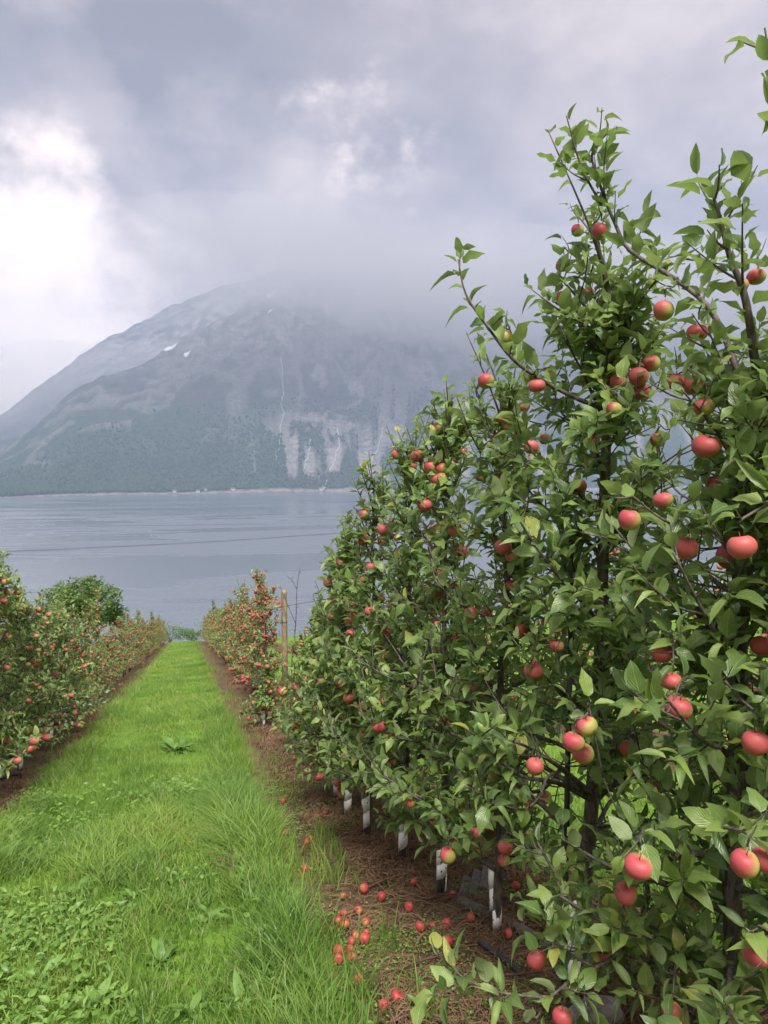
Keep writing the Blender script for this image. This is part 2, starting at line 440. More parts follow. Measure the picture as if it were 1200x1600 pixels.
sc = np.clip(s2, 0, 1)
prof = 0.55 * sc + 0.45 * sc ** 1.5 + 0.035 * np.sin(sc * 9 + 1.4 * fbm(azd / 5, sc, 2, 8) * 4) * sc * (1 - sc) * 3
X2 = r2 * np.sin(a2 + YAW); Y2 = r2 * np.cos(a2 + YAW)
rel = fbm(X2 / 420, Y2 / 420, 5, 21) - 0.5
rid = 1 - np.abs(2 * fbm(X2 / 260 + 3, Y2 / 260, 4, 33) - 1)
gul = np.abs(2 * fbm(azd / 1.7 + 0.5 * fbm(azd, s2 * 3, 2, 3), s2 * 1.3, 4, 44) - 1)      # gullies run down the slope
steep = sstep(azd, -14, -5)
bumpamp = np.clip(s2, 0, 1) ** 0.6 * (1 - sstep(s2, 0.93, 1.0) * 0.5)
rough_h = (rel * 210 + (rid - 0.6) * 120 - (0.35 - gul) * 110 * (.4 + .6 * steep)) * bumpamp
front = LAKE_Z - 4 + hf * prof * (1 - 0.25 * np.clip(s2 - 1, 0, 2)) + rough_h * np.clip(hf / 700, 0.2, 1.2)
back = LAKE_Z - 4 + hb * sstep(s2, 0.85, 2.25) + rel * 120 * sstep(s2, 1, 2)
Z2 = np.maximum(front, back)
Z2 = np.where(s2 < 0.0, LAKE_Z - 1.2, Z2)
Z2 += np.where(s2 > 0, 5.0, 0)
rock = sstep(gul, 0.34, 0.10) * steep * sstep(sc, 0.02, 0.10) * (1 - sstep(sc, 0.30, 0.50)) * sstep(fbm(azd / 1.2, s2 * 7, 3, 77), 0.40, 0.58)
rock = np.maximum(rock, sstep(rid, 0.80, 0.97) * sstep(sc, 0.25, 0.5) * 0.45)
rock = np.maximum(rock, sstep(fbm(X2 / 90, Z2 / 60, 3, 6), 0.56, 0.68) * sstep(azd, -12, -6) * sstep(sc, .15, .3) * .8)
rock = np.maximum(rock, np.where((s2 > 0.0) & (s2 < 0.012), 0.9, 0))
MV = np.stack([X2, Y2, Z2], -1).reshape(-1, 3)
na = len(AZ)
ii = (np.arange(NS - 1)[:, None] * na + np.arange(na - 1)[None]).ravel()
MQ = np.stack([ii, ii + 1, ii + na + 1, ii + na], -1)
M_MTN, n, out = material('mountain_side')
pos = n.node('ShaderNodeNewGeometry').outputs['Position']
mz = n.xyz(pos)[2]
f1 = n.noise(pos, 0.012, 6, 0.65); f2 = n.noise(pos, 0.05, 4, 0.6)
wood = n.mix(n.ss(f2, 0.35, 0.65), (0.008, 0.024, 0.014), (0.032, 0.062, 0.024))
heath = n.mix(n.ss(f1, 0.35, 0.65), (0.024, 0.038, 0.020), (0.050, 0.050, 0.036))
hgt = n.m('ADD', mz, n.m('MULTIPLY', n.m('SUBTRACT', f1, 0.5), 420.0))
veg = n.mix(n.ss(hgt, 160, 420), wood, heath)
stone = n.mix(n.ss(f2, 0.3, 0.7), (0.11, 0.10, 0.095), (0.26, 0.24, 0.23))
rk = n.m('MAXIMUM', n.attr('rock'), n.m('MULTIPLY', n.ss(hgt, 480, 900), n.ss(f1, 0.42, 0.6)))
principled(n, out, Base_Color=n.mix(rk, veg, stone), Roughness=0.95, Specular_IOR_Level=0.1, Normal=n.bump(f2, 0.9, 14.0))
mountain = add('mountain', mesh_np('mountain', MV, MQ, mat=M_MTN, attrs={'rock': rock.ravel()}))
tag(mountain, kind='structure', label='steep wooded mountain across the fjord with its top in cloud')

def on_mountain(az_deg, s, lift=0.0):
    """world point on the mountain at a bearing and a fraction of the way up the slope"""
    fa = (np.radians(np.asarray(az_deg, float)) - AZ[0]) / (AZ[1] - AZ[0]); fs = np.interp(s, S, np.arange(NS))
    i0 = np.clip(fa.astype(int), 0, na - 2); j0 = np.clip(fs.astype(int), 0, NS - 2); u = fa - i0; v = fs - j0
    P = MV.reshape(NS, na, 3)
    u = u[..., None]; v = v[..., None]
    p = (P[j0, i0] * (1 - u) + P[j0, i0 + 1] * u) * (1 - v) + (P[j0 + 1, i0] * (1 - u) + P[j0 + 1, i0 + 1] * u) * v
    p = p.copy(); p[..., 2] += lift
    return p

# forest: single conifers and broadleaf crowns too many to count
NF = 32000
fa = rng.uniform(-30, 9, NF); fs = rng.uniform(0.012, 0.62, NF) ** 1.25
keep = (rng.random(NF) < (1 - sstep(fs, 0.22, 0.55)) * (0.35 + 0.65 * sstep(fbm(fa / 1.3, fs * 14, 3, 91), 0.36, 0.56)))
ri = np.clip(((np.radians(fa) - AZ[0]) / (AZ[1] - AZ[0])).astype(int), 0, na - 1); rj = np.interp(fs, S, np.arange(NS)).astype(int)
keep &= rock[rj, ri] < .35
fa, fs = fa[keep], fs[keep]
fp = on_mountain(fa, fs)
nf = len(fp)
H = rng.uniform(9, 20, nf); Wd = H * rng.uniform(0.18, 0.42, nf)
ang = rng.uniform(0, 6.28, nf)[:, None] + np.arange(5)[None] * 2 * math.pi / 5
ring = np.stack([fp[:, None, 0] + Wd[:, None] * np.cos(ang), fp[:, None, 1] + Wd[:, None] * np.sin(ang), np.broadcast_to((fp[:, 2] + H * 0.25)[:, None], ang.shape)], -1)
top = fp + np.stack([0 * H, 0 * H, H], -1)
bot = fp - np.array([0, 0, 2.0])
FV = np.concatenate([ring, top[:, None], bot[:, None]], 1).reshape(-1, 3)
b = np.arange(nf)[:, None] * 7; k = np.arange(5)[None]; k2 = (k + 1) % 5
FT = np.concatenate([np.stack([b + k, b + k2, b + 5 + 0 * k], -1).reshape(-1, 3), np.stack([b + k2, b + k, b + 6 + 0 * k], -1).reshape(-1, 3)])
M_FOREST, n, out = material('forest_crowns')
r = n.attr('rnd')
principled(n, out, Base_Color=n.mix(r, (0.009, 0.026, 0.014), (0.038, 0.072, 0.026)), Roughness=0.9, Specular_IOR_Level=0.1)
forest = add('forest', mesh_np('forest', FV, tris=FT, mat=M_FOREST, attrs={'rnd': np.repeat(rng.random(nf), 7)}))
tag(forest, 'dark forest covering the lower slope of the far mountain', 'forest', kind='stuff')

# waterfalls and torrents: ribbons lying in the gullies
M_FALL, n, out = material('white_water')
principled(n, out, Base_Color=(0.30, 0.31, 0.33), Roughness=0.6)
falls = [([(-7.9, .60), (-7.75, .50), (-7.9, .44), (-7.7, .39), (-8.0, .30), (-8.0, .2), (-8.35, .14), (-7.6, .09)], 2.2, 'longest thin white waterfall running down the middle of the far mountainside'),
         ([(-3.6, .33), (-3.5, .24), (-4.0, .12), (-4.6, .03), (-4.7, .004)], 5, 'white torrent reaching the far shore in the widest pale gully'),
         ([(-.1, .31), (-.5, .24), (-1.2, .18), (-1.6, .12), (-1.9, .08)], 4, 'slanting white torrent nearest the tall apple trees on the far slope'),
         ([(-5.7, .22), (-5.9, .15), (-6.3, .09)], 3.5, 'short white torrent between the two long ones on the far slope')]
for pts, wd, lab in falls:
    P = smooth_path(np.array(pts), 8)
    P[:, 0] += 0.10 * (vnoise(np.arange(len(P)) * 0.8, np.zeros(len(P)), 4) - 0.5) * 2
    L = on_mountain(P[:, 0] - wd / 3000 * 57 / 2 * (0.4 + vnoise(np.arange(len(P)), P[:, 1], 2)), P[:, 1], 5.0)
    Rr = on_mountain(P[:, 0] + wd / 3000 * 57 / 2 * (0.4 + vnoise(np.arange(len(P)), P[:, 1], 5)), P[:, 1], 5.0)
    Lb, Rb = L - [0, 0, 9], Rr - [0, 0, 9]
    k = len(P); V = np.concatenate([L, Rr, Lb, Rb]); i = np.arange(k - 1)
    Q = np.concatenate([np.stack([i, k + i, k + i + 1, i + 1], -1), np.stack([i, i + 1, 2 * k + i + 1, 2 * k + i], -1), np.stack([k + i + 1, k + i, 3 * k + i, 3 * k + i + 1], -1)])
    tag(add('waterfall', mesh_np('waterfall', V, Q, mat=M_FALL)), lab, 'waterfall', 'waterfalls on the mountain')

M_SNOW, n, out = material('old_snow')
principled(n, out, Base_Color=(0.62, 0.63, 0.65), Roughness=0.6)
snows = [(-8.55, .965, 40, 9, 'highest snow patch, just under the cloud on the mountain crest'),
         (-16.1, .99, 55, 14, 'largest snow patch on the left shoulder of the mountain'),
         (-12.6, .97, 30, 10, 'middle snow patch on the left ridge of the mountain'),
         (-8.7, .83, 18, 8, 'small snow patch below the highest one'),
         (-14.9, .90, 24, 6, 'thin snow streak below the largest snow patch')]
for a, s, wx, wy, lab in snows:
    th = np.linspace(0, 2 * math.pi, 18, endpoint=False)
    rr = 0.35 + 0.8 * vnoise(np.cos(th) * 2 + a, np.sin(th) * 2 + s, 12)
    ring = on_mountain(a + np.degrees(wx / 5000) * np.cos(th) * rr, s + wy / 1500 * np.sin(th) * rr, 7.0)
    cen = on_mountain(np.array([a]), np.array([s]), 9.0)
    low = ring - [0, 0, 10]
    V = np.concatenate([ring, low, cen]); i = np.arange(18); j = (i + 1) % 18
    tag(add('snow_patch', mesh_np('snow_patch', V, np.stack([i + 18, j + 18, j, i], -1), np.stack([i, j, 36 + 0 * i], -1), mat=M_SNOW)), lab, 'snow', 'snow patches on the mountain')

# houses on the far shore
M_HOUSE, n, out = material('house_paint'); principled(n, out, Base_Color=(0.52, 0.51, 0.49), Roughness=0.8)
M_ROOF, n, out = material('house_roof'); principled(n, out, Base_Color=(0.10, 0.085, 0.08), Roughness=0.8)
M_GLASS, n, out = material('house_window'); principled(n, out, Base_Color=(0.03, 0.035, 0.04), Roughness=0.2)
houses = [(-15.9, .016, 'white house on the far shore left of the boulders'), (-14.2, .014, 'white boathouse at the water on the far shore, in the middle of the forest shore'),
          (-13.7, .022, 'white house just above the far shore, behind the boathouse'), (-11.6, .015, 'pale house alone on the far shore below the dark spruces'),
          (-4.9, .012, 'white house on the far shore beside the torrent mouth')]
for a, s, lab in houses:
    p = on_mountain(np.array([a]), np.array([s]))[0]
    h = empty('house', p, R(random.uniform(-30, 30)))
    tag(h, lab, 'house', 'houses along the far shore')
    W_, D_, H_ = 7, 5, 6.0
    V = [(-W_, -D_, -3), (W_, -D_, -3), (W_, D_, -3), (-W_, D_, -3), (-W_, -D_, H_), (W_, -D_, H_), (W_, D_, H_), (-W_, D_, H_), (-W_, 0, H_ + 4), (W_, 0, H_ + 4)]
    add('wall', mesh_np('house_wall', V, [(0, 1, 5, 4), (1, 2, 6, 5), (2, 3, 7, 6), (3, 0, 4, 7)], [(4, 7, 8), (5, 9, 6)], M_HOUSE, False), h)
    e = 0.7
    V = [(-W_ - e, -D_ - e, H_ - .4), (W_ + e, -D_ - e, H_ - .4), (W_ + e, 0, H_ + 4.4), (-W_ - e, 0, H_ + 4.4), (W_ + e, D_ + e, H_ - .4), (-W_ - e, D_ + e, H_ - .4)]
    V += [(x, y, z - 0.35) for x, y, z in V]
    add('roof', mesh_np('house_roof', V, [(0, 1, 2, 3), (3, 2, 4, 5), (7, 6, 9, 8), (8, 9, 11, 10), (1, 0, 6, 7), (4, 10, 11, 5)], mat=M_ROOF, smooth=False), h)
    for wx in (-4.2, 0, 4.2):
        V = [(wx - .8, -D_ - .12, 2), (wx + .8, -D_ - .12, 2), (wx + .8, -D_ - .12, 4), (wx - .8, -D_ - .12, 4)]
        V += [(x, y + .1, z) for x, y, z in V]
        add('window', mesh_np('house_window', V, [(0, 1, 2, 3), (0, 4, 5, 1), (1, 5, 6, 2), (2, 6, 7, 3), (3, 7, 4, 0)], mat=M_GLASS, smooth=False), h)

# ------------------------------------------------------------------ air
def box_mesh(name, lo, hi):
    x0, y0, z0 = lo; x1, y1, z1 = hi
    V = [(x0, y0, z0), (x1, y0, z0), (x1, y1, z0), (x0, y1, z0), (x0, y0, z1), (x1, y0, z1), (x1, y1, z1), (x0, y1, z1)]
    return mesh_np(name, V, [(0, 3, 2, 1), (4, 5, 6, 7), (0, 1, 5, 4), (1, 2, 6, 5), (2, 3, 7, 6), (3, 0, 4, 7)], smooth=False)
zmax = max(float(MV[:, 2].max()), 1530.0)
haze = add('haze', box_mesh('haze', (-9500, -400, -81), (9500, 9900, zmax + 25)))
M_HAZE, n, out = material('haze')
pv = n.node('ShaderNodeVolumePrincipled', {'Color': (0.47, 0.57, 0.79, 1), 'Density': 0.00018, 'Anisotropy': 0.1})
n.L.new(pv.outputs[0], out.inputs['Volume']); haze.data.materials.append(M_HAZE)
tag(haze, 'pale haze in the air over the fjord', 'haze', kind='stuff')

# cloud lying on the mountain top: thick towards the right, a thin veil on the left ridge
M_CLOUD, n, out = material('cloud')
pos = n.node('ShaderNodeNewGeometry').outputs['Position']
cx_, cy_, cz_ = n.xyz(pos)
wob = n.noise(n.vm('MULTIPLY', pos, (1, 1, 1.6)), 0.0021, 4, 0.62)
basez = n.m('ADD', n.ss(cx_, 100, 1300, 860.0, 540.0), n.m('MULTIPLY', n.m('SUBTRACT', wob, 0.5), 1050.0))
up_ = n.m('SUBTRACT', cz_, basez)
dens = n.m('ADD', n.m('MULTIPLY', n.ss(up_, -650.0, 150.0), 0.10), n.m('MULTIPLY', n.ss(up_, 0.0, 420.0), 1.0))
dens = n.m('MULTIPLY', dens, n.ss(n.m('ADD', cz_, n.m('MULTIPLY', n.m('SUBTRACT', wob, 0.55), 1100.0)), 1440, 900))
dens = n.m('MULTIPLY', dens, n.ss(cx_, -750, 500, 0.0, 1.0))
pv = n.node('ShaderNodeVolumePrincipled', {'Color': (0.80, 0.79, 0.83, 1), 'Density': n.m('MULTIPLY', dens, 0.0020), 'Anisotropy': 0.15})
n.L.new(pv.outputs[0], out.inputs['Volume'])
M_CLOUD.cycles.volume_step_rate = 1.0
gx = np.linspace(0, 1, 25); th = np.linspace(0, 2 * math.pi, 20, endpoint=False)
CV = []
for t in gx:                                            # a lumpy closed bank of cloud along the crest
    az_ = R(-24 + 62 * t) + YAW
    q = on_mountain(np.array([-24 + 62 * t]), np.array([0.62]))[0]
    sz = math.sin(math.pi * min(max(t, 0.03), 0.97)) ** 0.3
    rr = 1 + 0.2 * (vnoise(np.cos(th) * 2 + t * 9, np.sin(th) * 2, 31) - 0.5)
    out_ = np.cos(th) * 1250 * sz * rr
    CV.append(np.stack([q[0] + out_ * math.sin(az_), q[1] + out_ * math.cos(az_), 810 + np.sin(th) * 660 * sz * np.minimum(rr, 1.03)], -1))
CV = np.concatenate(CV)
i = np.arange(24)[:, None] * 20; j = np.arange(20)[None]; k = (j + 1) % 20
CQ = np.stack([i + j, i + k, i + 20 + k, i + 20 + j], -1).reshape(-1, 4)
CV = np.vstack([CV, CV[:20].mean(0), CV[-20:].mean(0)])
CT = [(500, (q + 1) % 20, q) for q in range(20)] + [(501, 480 + q, 480 + (q + 1) % 20) for q in range(20)]
cloud_o = add('cloud_bank', mesh_np('cloud_bank', CV, CQ, CT, M_CLOUD))
tag(cloud_o, 'grey cloud bank lying on the mountain top', 'cloud', kind='stuff')

# thin mist lying behind the front ridge, in front of the far one
M_MIST, n, out = material('mist')
pv = n.node('ShaderNodeVolumePrincipled', {'Color': (0.85, 0.85, 0.89, 1), 'Density': 0.00055, 'Anisotropy': 0.1})
n.L.new(pv.outputs[0], out.inputs['Volume'])
CV = []; gx = np.linspace(0, 1, 17)
for t in gx:
    az_ = R(-42 + 36 * t); q = on_mountain(np.array([-42 + 36 * t]), np.array([1.62]))[0]; sz = max(math.sin(math.pi * t), .05) ** .5
    rr = 1 + .35 * (vnoise(np.cos(th) * 2 + t * 7, np.sin(th) * 2, 13) - .5); o_ = np.cos(th) * 650 * sz * rr
    CV.append(np.stack([q[0] + o_ * math.sin(az_ + YAW), q[1] + o_ * math.cos(az_ + YAW), 340 + 430 * t + np.sin(th) * (270 + 150 * t) * sz * rr], -1))
CV = np.concatenate(CV); i = np.arange(16)[:, None] * 20; j = np.arange(20)[None]; k = (j + 1) % 20
CQ = np.stack([i + j, i + k, i + 20 + k, i + 20 + j], -1).reshape(-1, 4); CV = np.vstack([CV, CV[:20].mean(0), CV[-20:].mean(0)])
CT = [(340, (q + 1) % 20, q) for q in range(20)] + [(341, 320 + q, 320 + (q + 1) % 20) for q in range(20)]
tag(add('mist_bank', mesh_np('mist_bank', CV, CQ, CT, M_MIST)), 'pale mist behind the left shoulder of the mountain', 'mist', kind='stuff')

# ================================================================== ORCHARD
FW = np.array([math.sin(YAW) * math.cos(PITCH), math.cos(YAW) * math.cos(PITCH), math.sin(PITCH)])
RT = np.array([math.cos(YAW), -math.sin(YAW), 0.0]); UP = np.cross(RT, FW)
def seen(P):
    """picture position (1200 x 1600) and depth, used only to choose which leaves become parts of their own"""
    D = np.asarray(P, float) - EYE; z = np.maximum(D @ FW, 1e-3)
    return 600 + 1150 * (D @ RT) / z, 800 - 1150 * (D @ UP) / z, D @ FW

# ---- leaf templates: length 1 along +Y, upper side +Z
def leaf_template(width, fold, curl, twist=0.0, stalk=0.16, cup=0.0):
    T = np.array([0, .10, .30, .55, .80, 1.0]); Wd = np.array([0, .30, .46, .43, .24, 0]) * width * 2
    y = stalk + T * (1 - stalk)
    c = np.stack([0 * T, y, -curl * T ** 2 + 0.04 * np.sin(T * 3)], -1)
    V = [c]
    for sgn in (-1, 1):
        e = c[1:5].copy(); e[:, 0] += sgn * Wd[1:5] * math.cos(fold)
        e[:, 2] += Wd[1:5] * math.sin(fold) + sgn * twist * T[1:5] * Wd[1:5] + cup * np.array([.3, -.4, .5, -.2]) * Wd[1:5] * sgn
        V.append(e)
    V = np.concatenate(V + [np.array([[-0.012, 0, 0], [0.012, 0, 0]])])          # 0-5 rib, 6-9 left, 10-13 right, 14-15 stalk
    uv = np.concatenate([np.stack([0 * T + .5, T], -1), np.stack([0 * T[1:5], T[1:5]], -1), np.stack([0 * T[1:5] + 1, T[1:5]], -1), [[.49, 0], [.51, 0]]])
    Tr = [(0, 1, 6), (0, 10, 1), (4, 5, 9), (4, 13, 5), (14, 15, 0)]
    for i in range(3):
        Tr += [(i + 1, i + 2, 6 + i + 1), (i + 1, 6 + i + 1, 6 + i), (i + 1, 10 + i, 10 + i + 1), (i + 1, 10 + i + 1, i + 2)]
    return V, uv, np.array(Tr)
LT = [leaf_template(.23, .45, .16), leaf_template(.26, .30, .34, .3, cup=.5), leaf_template(.20, .70, .05, -.3, cup=.2), leaf_template(.27, .25, .22, .1, cup=-.5),
      leaf_template(.19, .90, .48, .4, cup=.3), leaf_template(.24, .15, -.08, -.4, cup=.6)]
def leaf_small():
    V = np.array([(0, 0, 0), (-.27, .48, .10), (0, .5, 0), (.27, .48, .10), (0, 1, -.12)], float)
    return V, np.array([(.5, 0), (0, .5), (.5, .5), (1, .5), (.5, 1)]), np.array([(0, 2, 1), (0, 3, 2), (1, 2, 4), (2, 3, 4)])
LS = leaf_small()

def frames(dv, nv):
    dv = unit(dv); nv = nv - (nv * dv).sum(-1, keepdims=True) * dv; nv = unit(nv)
    return np.stack([np.cross(dv, nv), dv, nv], -1)                                # columns x, y, z

def scatter_mesh(name, tmpl_list, which, pos, F, size, mat, rnd=None):
    """joins many copies of small templates into one mesh"""
    Vs, UVs, Ts, As = [], [], [], []; off = 0
    rnd = rng.random(len(pos)) if rnd is None else rnd
    for k, (V, uv, T) in enumerate(tmpl_list):
        m = which == k
        if not m.any(): continue
        W_ = np.einsum('nij,vj->nvi', F[m] * size[m][:, None, None], V) + pos[m][:, None]
        c, v = W_.shape[:2]
        Vs.append(W_.reshape(-1, 3)); UVs.append(np.tile(uv, (c, 1)))
        Ts.append((T[None] + (np.arange(c) * v)[:, None, None]).reshape(-1, 3) + off)
        As.append(np.repeat(rnd[m], v)); off += c * v
    return mesh_np(name, np.concatenate(Vs), tris=np.concatenate(Ts), mat=mat, uv=np.concatenate(UVs), attrs={'rnd': np.concatenate(As)})

# ---- apple meshes
def apple_geo(seg, rings, rad=1.0, sq=0.9, lean=0.0):
    t = np.linspace(0, math.pi, rings + 1)
    rho = np.sin(t) * (1 + 0.06 * np.cos(t)); z = sq * np.cos(t)
    z = z - 0.30 * np.exp(-(rho / 0.30) ** 2) * (t < 1.57) + 0.16 * np.exp(-(rho / 0.25) ** 2) * (t > 1.57)
    a = np.linspace(0, 2 * math.pi, seg, endpoint=False)
    V = [(0, 0, z[0])]
    for i in range(1, rings):
        lob = 1 + (0.035 * np.cos(5 * a) if i > rings * .6 else 0 * a)
        V += list(zip(rho[i] * np.cos(a) * lob + lean * z[i], rho[i] * np.sin(a) * lob, np.full(seg, z[i])))
    V.append((0, 0, z[-1])); V = np.array(V) * rad
    T = [(0, 1 + k, 1 + (k + 1) % seg) for k in range(seg)]; last = len(V) - 1; b = 1 + (rings - 2) * seg
    T += [(last, b + (k + 1) % seg, b + k) for k in range(seg)]
    Q = [(1 + i * seg + k, 1 + (i + 1) * seg + k, 1 + (i + 1) * seg + (k + 1) % seg, 1 + i * seg + (k + 1) % seg) for i in range(rings - 2) for k in range(seg)]
    V = V * (1 + .05 * np.sin(V[:, 0:1] * 2.2 + sq * 9) + .04 * np.cos(V[:, 1:2] * 2.6 + sq * 5))
    nrm = unit(V)
    blush = 0.52 + 0.62 * (nrm @ unit(np.array([-0.85, -0.12, 0.5])))
    return V, np.array(Q), np.array(T), blush
M_STALK, n, out = material('apple_stalk'); principled(n, out, Base_Color=(0.07, 0.045, 0.02), Roughness=0.7)
def apple_mesh(name, seg, rings, mat, sq, lean=0.0, stalk=True):
    V, Q, T, bl = apple_geo(seg, rings, 1.0, sq, lean)
    nV = len(V); midx = [0] * (len(Q))
    if stalk:
        P = np.array([(0, 0, sq - .34), (0.02, 0, sq - .05), (0.10, 0.02, sq + .22)])
        tv, tq, tt = tube(P, [0.045, 0.035, 0.05], 4)
        V = np.vstack([V, tv]); midx += [1] * len(tq); midx += [0] * len(T) + [1] * len(tt)
        Q = np.vstack([Q, tq + nV]); T = np.vstack([T, np.array(tt) + nV]); bl = np.concatenate([bl, np.zeros(len(tv))])
    else: midx += [0] * len(T)
    return mesh_np(name, V, Q, T, mats=[mat, M_STALK], midx=midx, attrs={'blush': bl, 'rnd': np.zeros(len(V))})
APPLE = [apple_mesh('apple_a', 16, 12, M_APPLE, .90), apple_mesh('apple_b', 16, 12, M_APPLE, .84, .06), apple_mesh('apple_c', 16, 12, M_APPLE, .98, -.05)]
WINDFALL = [apple_mesh('windfall_a', 14, 10, M_FALLEN, .90), apple_mesh('windfall_b', 14, 10, M_FALLEN, .82, .08)]
for me_ in WINDFALL:
    v_ = np.empty(len(me_.vertices), np.float32); me_.attributes['blush'].data.foreach_get('value', v_); me_.attributes['blush'].data.foreach_set('value', v_ + .42)
LEAFM = [mesh_np('apple_leaf_%d' % i, V, tris=T, mat=M_LEAF, uv=uv, attrs={'rnd': np.full(len(V), i * 0.17)}) for i, (V, uv, T) in enumerate(LT)]
SMALL_A = apple_geo(8, 6, 1.0, .9)

# ---- skeleton and foliage of one apple tree
class Tree:
    def __init__(s, base, h, seed):
        s.base = np.array(base, float); s.h = h; s.r = np.random.default_rng(seed)
        s.limbs = []; s.Lp = []; s.Ld = []; s.Ln = []; s.Ls = []; s.apples = []; s.nodes = []
        s.trunk = None
    def leaves_on(s, P, gap, size, start=0.0, spread=0.85):
        """leaves in a spiral along a shoot"""
        seg = np.linalg.norm(np.diff(P, axis=0), axis=1); L = seg.sum()
        if L < 0.02: return
        k = max(2, int(L * (1 - start) / gap)); u = (start + (1 - start) * (np.arange(k) + s.r.random(k) * .6) / k) * L
        cum = np.concatenate([[0], np.cumsum(seg)])
        X = np.stack([np.interp(u, cum, P[:, i]) for i in range(3)], -1)
        X2 = np.stack([np.interp(np.minimum(u + .02, L), cum, P[:, i]) for i in range(3)], -1)
        t = unit(X2 - X + 1e-6 * s.r.normal(size=X.shape) + 1e-5 * (P[-1] - P[0]))
        phi = np.arange(k) * 2.4 + s.r.random() * 6
        a = unit(np.cross(t, s.r.normal(size=3) + [0, 0, .1])); b = np.cross(t, a)
        p = np.cos(phi)[:, None] * a + np.sin(phi)[:, None] * b
        dv = t * 0.55 + p * spread + s.r.normal(size=X.shape) * .22 + np.array([0, 0, .12])
        nv = np.array([0, 0, .9]) + t * .55 + s.r.normal(size=X.shape) * .38 - p * .15
        tip = np.clip((u / L - .75) * 3, 0, 1)
        s.Lp.append(X); s.Ld.append(dv); s.Ln.append(nv); s.Ls.append(size * s.r.uniform(.55, 1.2, k) * (1 - .35 * tip * s.r.random(k)))
    def limb(s, P, r0, twigs=6, leaf=.1, tw_len=.26, start=.25, bare=0.0, gap=.021, sub=True):
        P = smooth_path(P, 4); n_ = len(P)
        g = Geo()
        V, Q, T = tube(P, np.linspace(r0, max(.0022, r0 * .25), n_), 6); g.put(V, Q, T)
        L = np.linalg.norm(np.diff(P, axis=0), axis=1).sum()
        s.leaves_on(P, gap * 1.5, leaf, max(start, bare))
        s.nodes.append(P[int(n_ * start):])
        axis = unit(P[-1] - P[0])
        for u in np.linspace(max(start, bare), 1.0, twigs + 1)[:-1] + s.r.random(twigs) * .8 * (1 - start) / max(twigs, 1):
            i = min(int(u * (n_ - 1)), n_ - 2); o = P[i] + (P[i + 1] - P[i]) * (u * (n_ - 1) - i)
            side = s.r.normal(size=3); side -= axis * (side @ axis); side = unit(side)
            dv = unit(axis * .45 + side * .8 + np.array([0, 0, .35]))
            l = tw_len * s.r.uniform(.35, 1.25) * (1.1 - .45 * u)
            bend = s.r.normal(size=3) * .10 + np.array([0, 0, .16])
            W_ = np.array([o, o + dv * l * .35, o + dv * l * .7 + bend * l * .5, o + dv * l + bend * l * 1.1])
            W_ = smooth_path(W_, 3)
            V, Q, T = tube(W_, np.linspace(.0042, .0016, len(W_)) * (.6 + r0 * 30), 4, False); g.put(V, Q, T)
            s.leaves_on(W_, gap, leaf, .06); s.nodes.append(W_)
        s.limbs.append(g)
        return P
    def grow(s, n_limb, Rad, leaf=.1, twigs=6, tw_len=.26, zlo=.18, trunk_pts=None, r_trunk=.03, lean=(0, 0), gap=.021, shoots=4, cone=None):
        h = s.h; r = s.r
        if trunk_pts is None:
            zz = np.linspace(0, 1, 7)
            trunk_pts = np.stack([lean[0] * zz + .025 * np.cumsum(r.normal(size=7)) * .6, lean[1] * zz + .025 * np.cumsum(r.normal(size=7)) * .6, zz * h * .93], -1)
            trunk_pts[0] = (0, 0, 0)
        P = smooth_path(trunk_pts, 4); s.trunk = (P, np.linspace(r_trunk, .007, len(P)))
        cum = P[:, 2]
        for k in range(n_limb):
            zf = zlo + (0.96 - zlo) * ((k + r.random()) / n_limb); i = int(np.argmin(np.abs(cum - zf * h * .93)))
            az = k * 2.4 + r.normal() * .35
            L = Rad * ((1.12 - .72 * zf) if cone is None else max(.12, 1.15 - cone * zf)) * r.uniform(.65, 1.12)
            tl = tw_len if cone is None else tw_len * (1.15 - .75 * zf)
            el = R(18 + 38 * zf) + r.normal() * .16
            d0 = np.array([math.cos(az) * math.cos(el), math.sin(az) * math.cos(el), math.sin(el)])
            sag = np.array([0, 0, -.22 * L * (1 - zf)]); o = P[i]
            pts = [o, o + d0 * L * .35, o + d0 * L * .7 + sag * .35, o + d0 * L + sag * .2 + np.array([0, 0, .10 * L]) + r.normal(size=3) * .04]
            s.limb(pts, .013 * (1.25 - .7 * zf), twigs, leaf, tl, .12, 0, gap)
        for k in range(shoots):                                  # upright young shoots at the top
            i = len(P) - 1 - r.integers(0, max(2, len(P) // 6)); o = P[i]
            az = r.random() * 6.3; l = h * r.uniform(.08, .17)
            pts = [o, o + np.array([math.cos(az) * .3, math.sin(az) * .3, .8]) * l * .5, o + np.array([math.cos(az) * .42, math.sin(az) * .42, 1.0]) * l]
            s.limb(pts, .006, 1, leaf * .95, .10, .1, 0, .027)
        return s
    def random_apples(s, k, rad=.036, low=.12):
        if not k: return
        N = np.concatenate(s.nodes)
        N = N[N[:, 2] > low * s.h]
        for i in s.r.integers(0, len(N), k):
            s.apples.append((N[i] + np.array([0, 0, -rad * 1.25]) + s.r.normal(size=3) * .012, rad * s.r.uniform(.85, 1.12), None))
    def arrays(s):
        return [np.concatenate(q) for q in (s.Lp, s.Ld, s.Ln, s.Ls)]

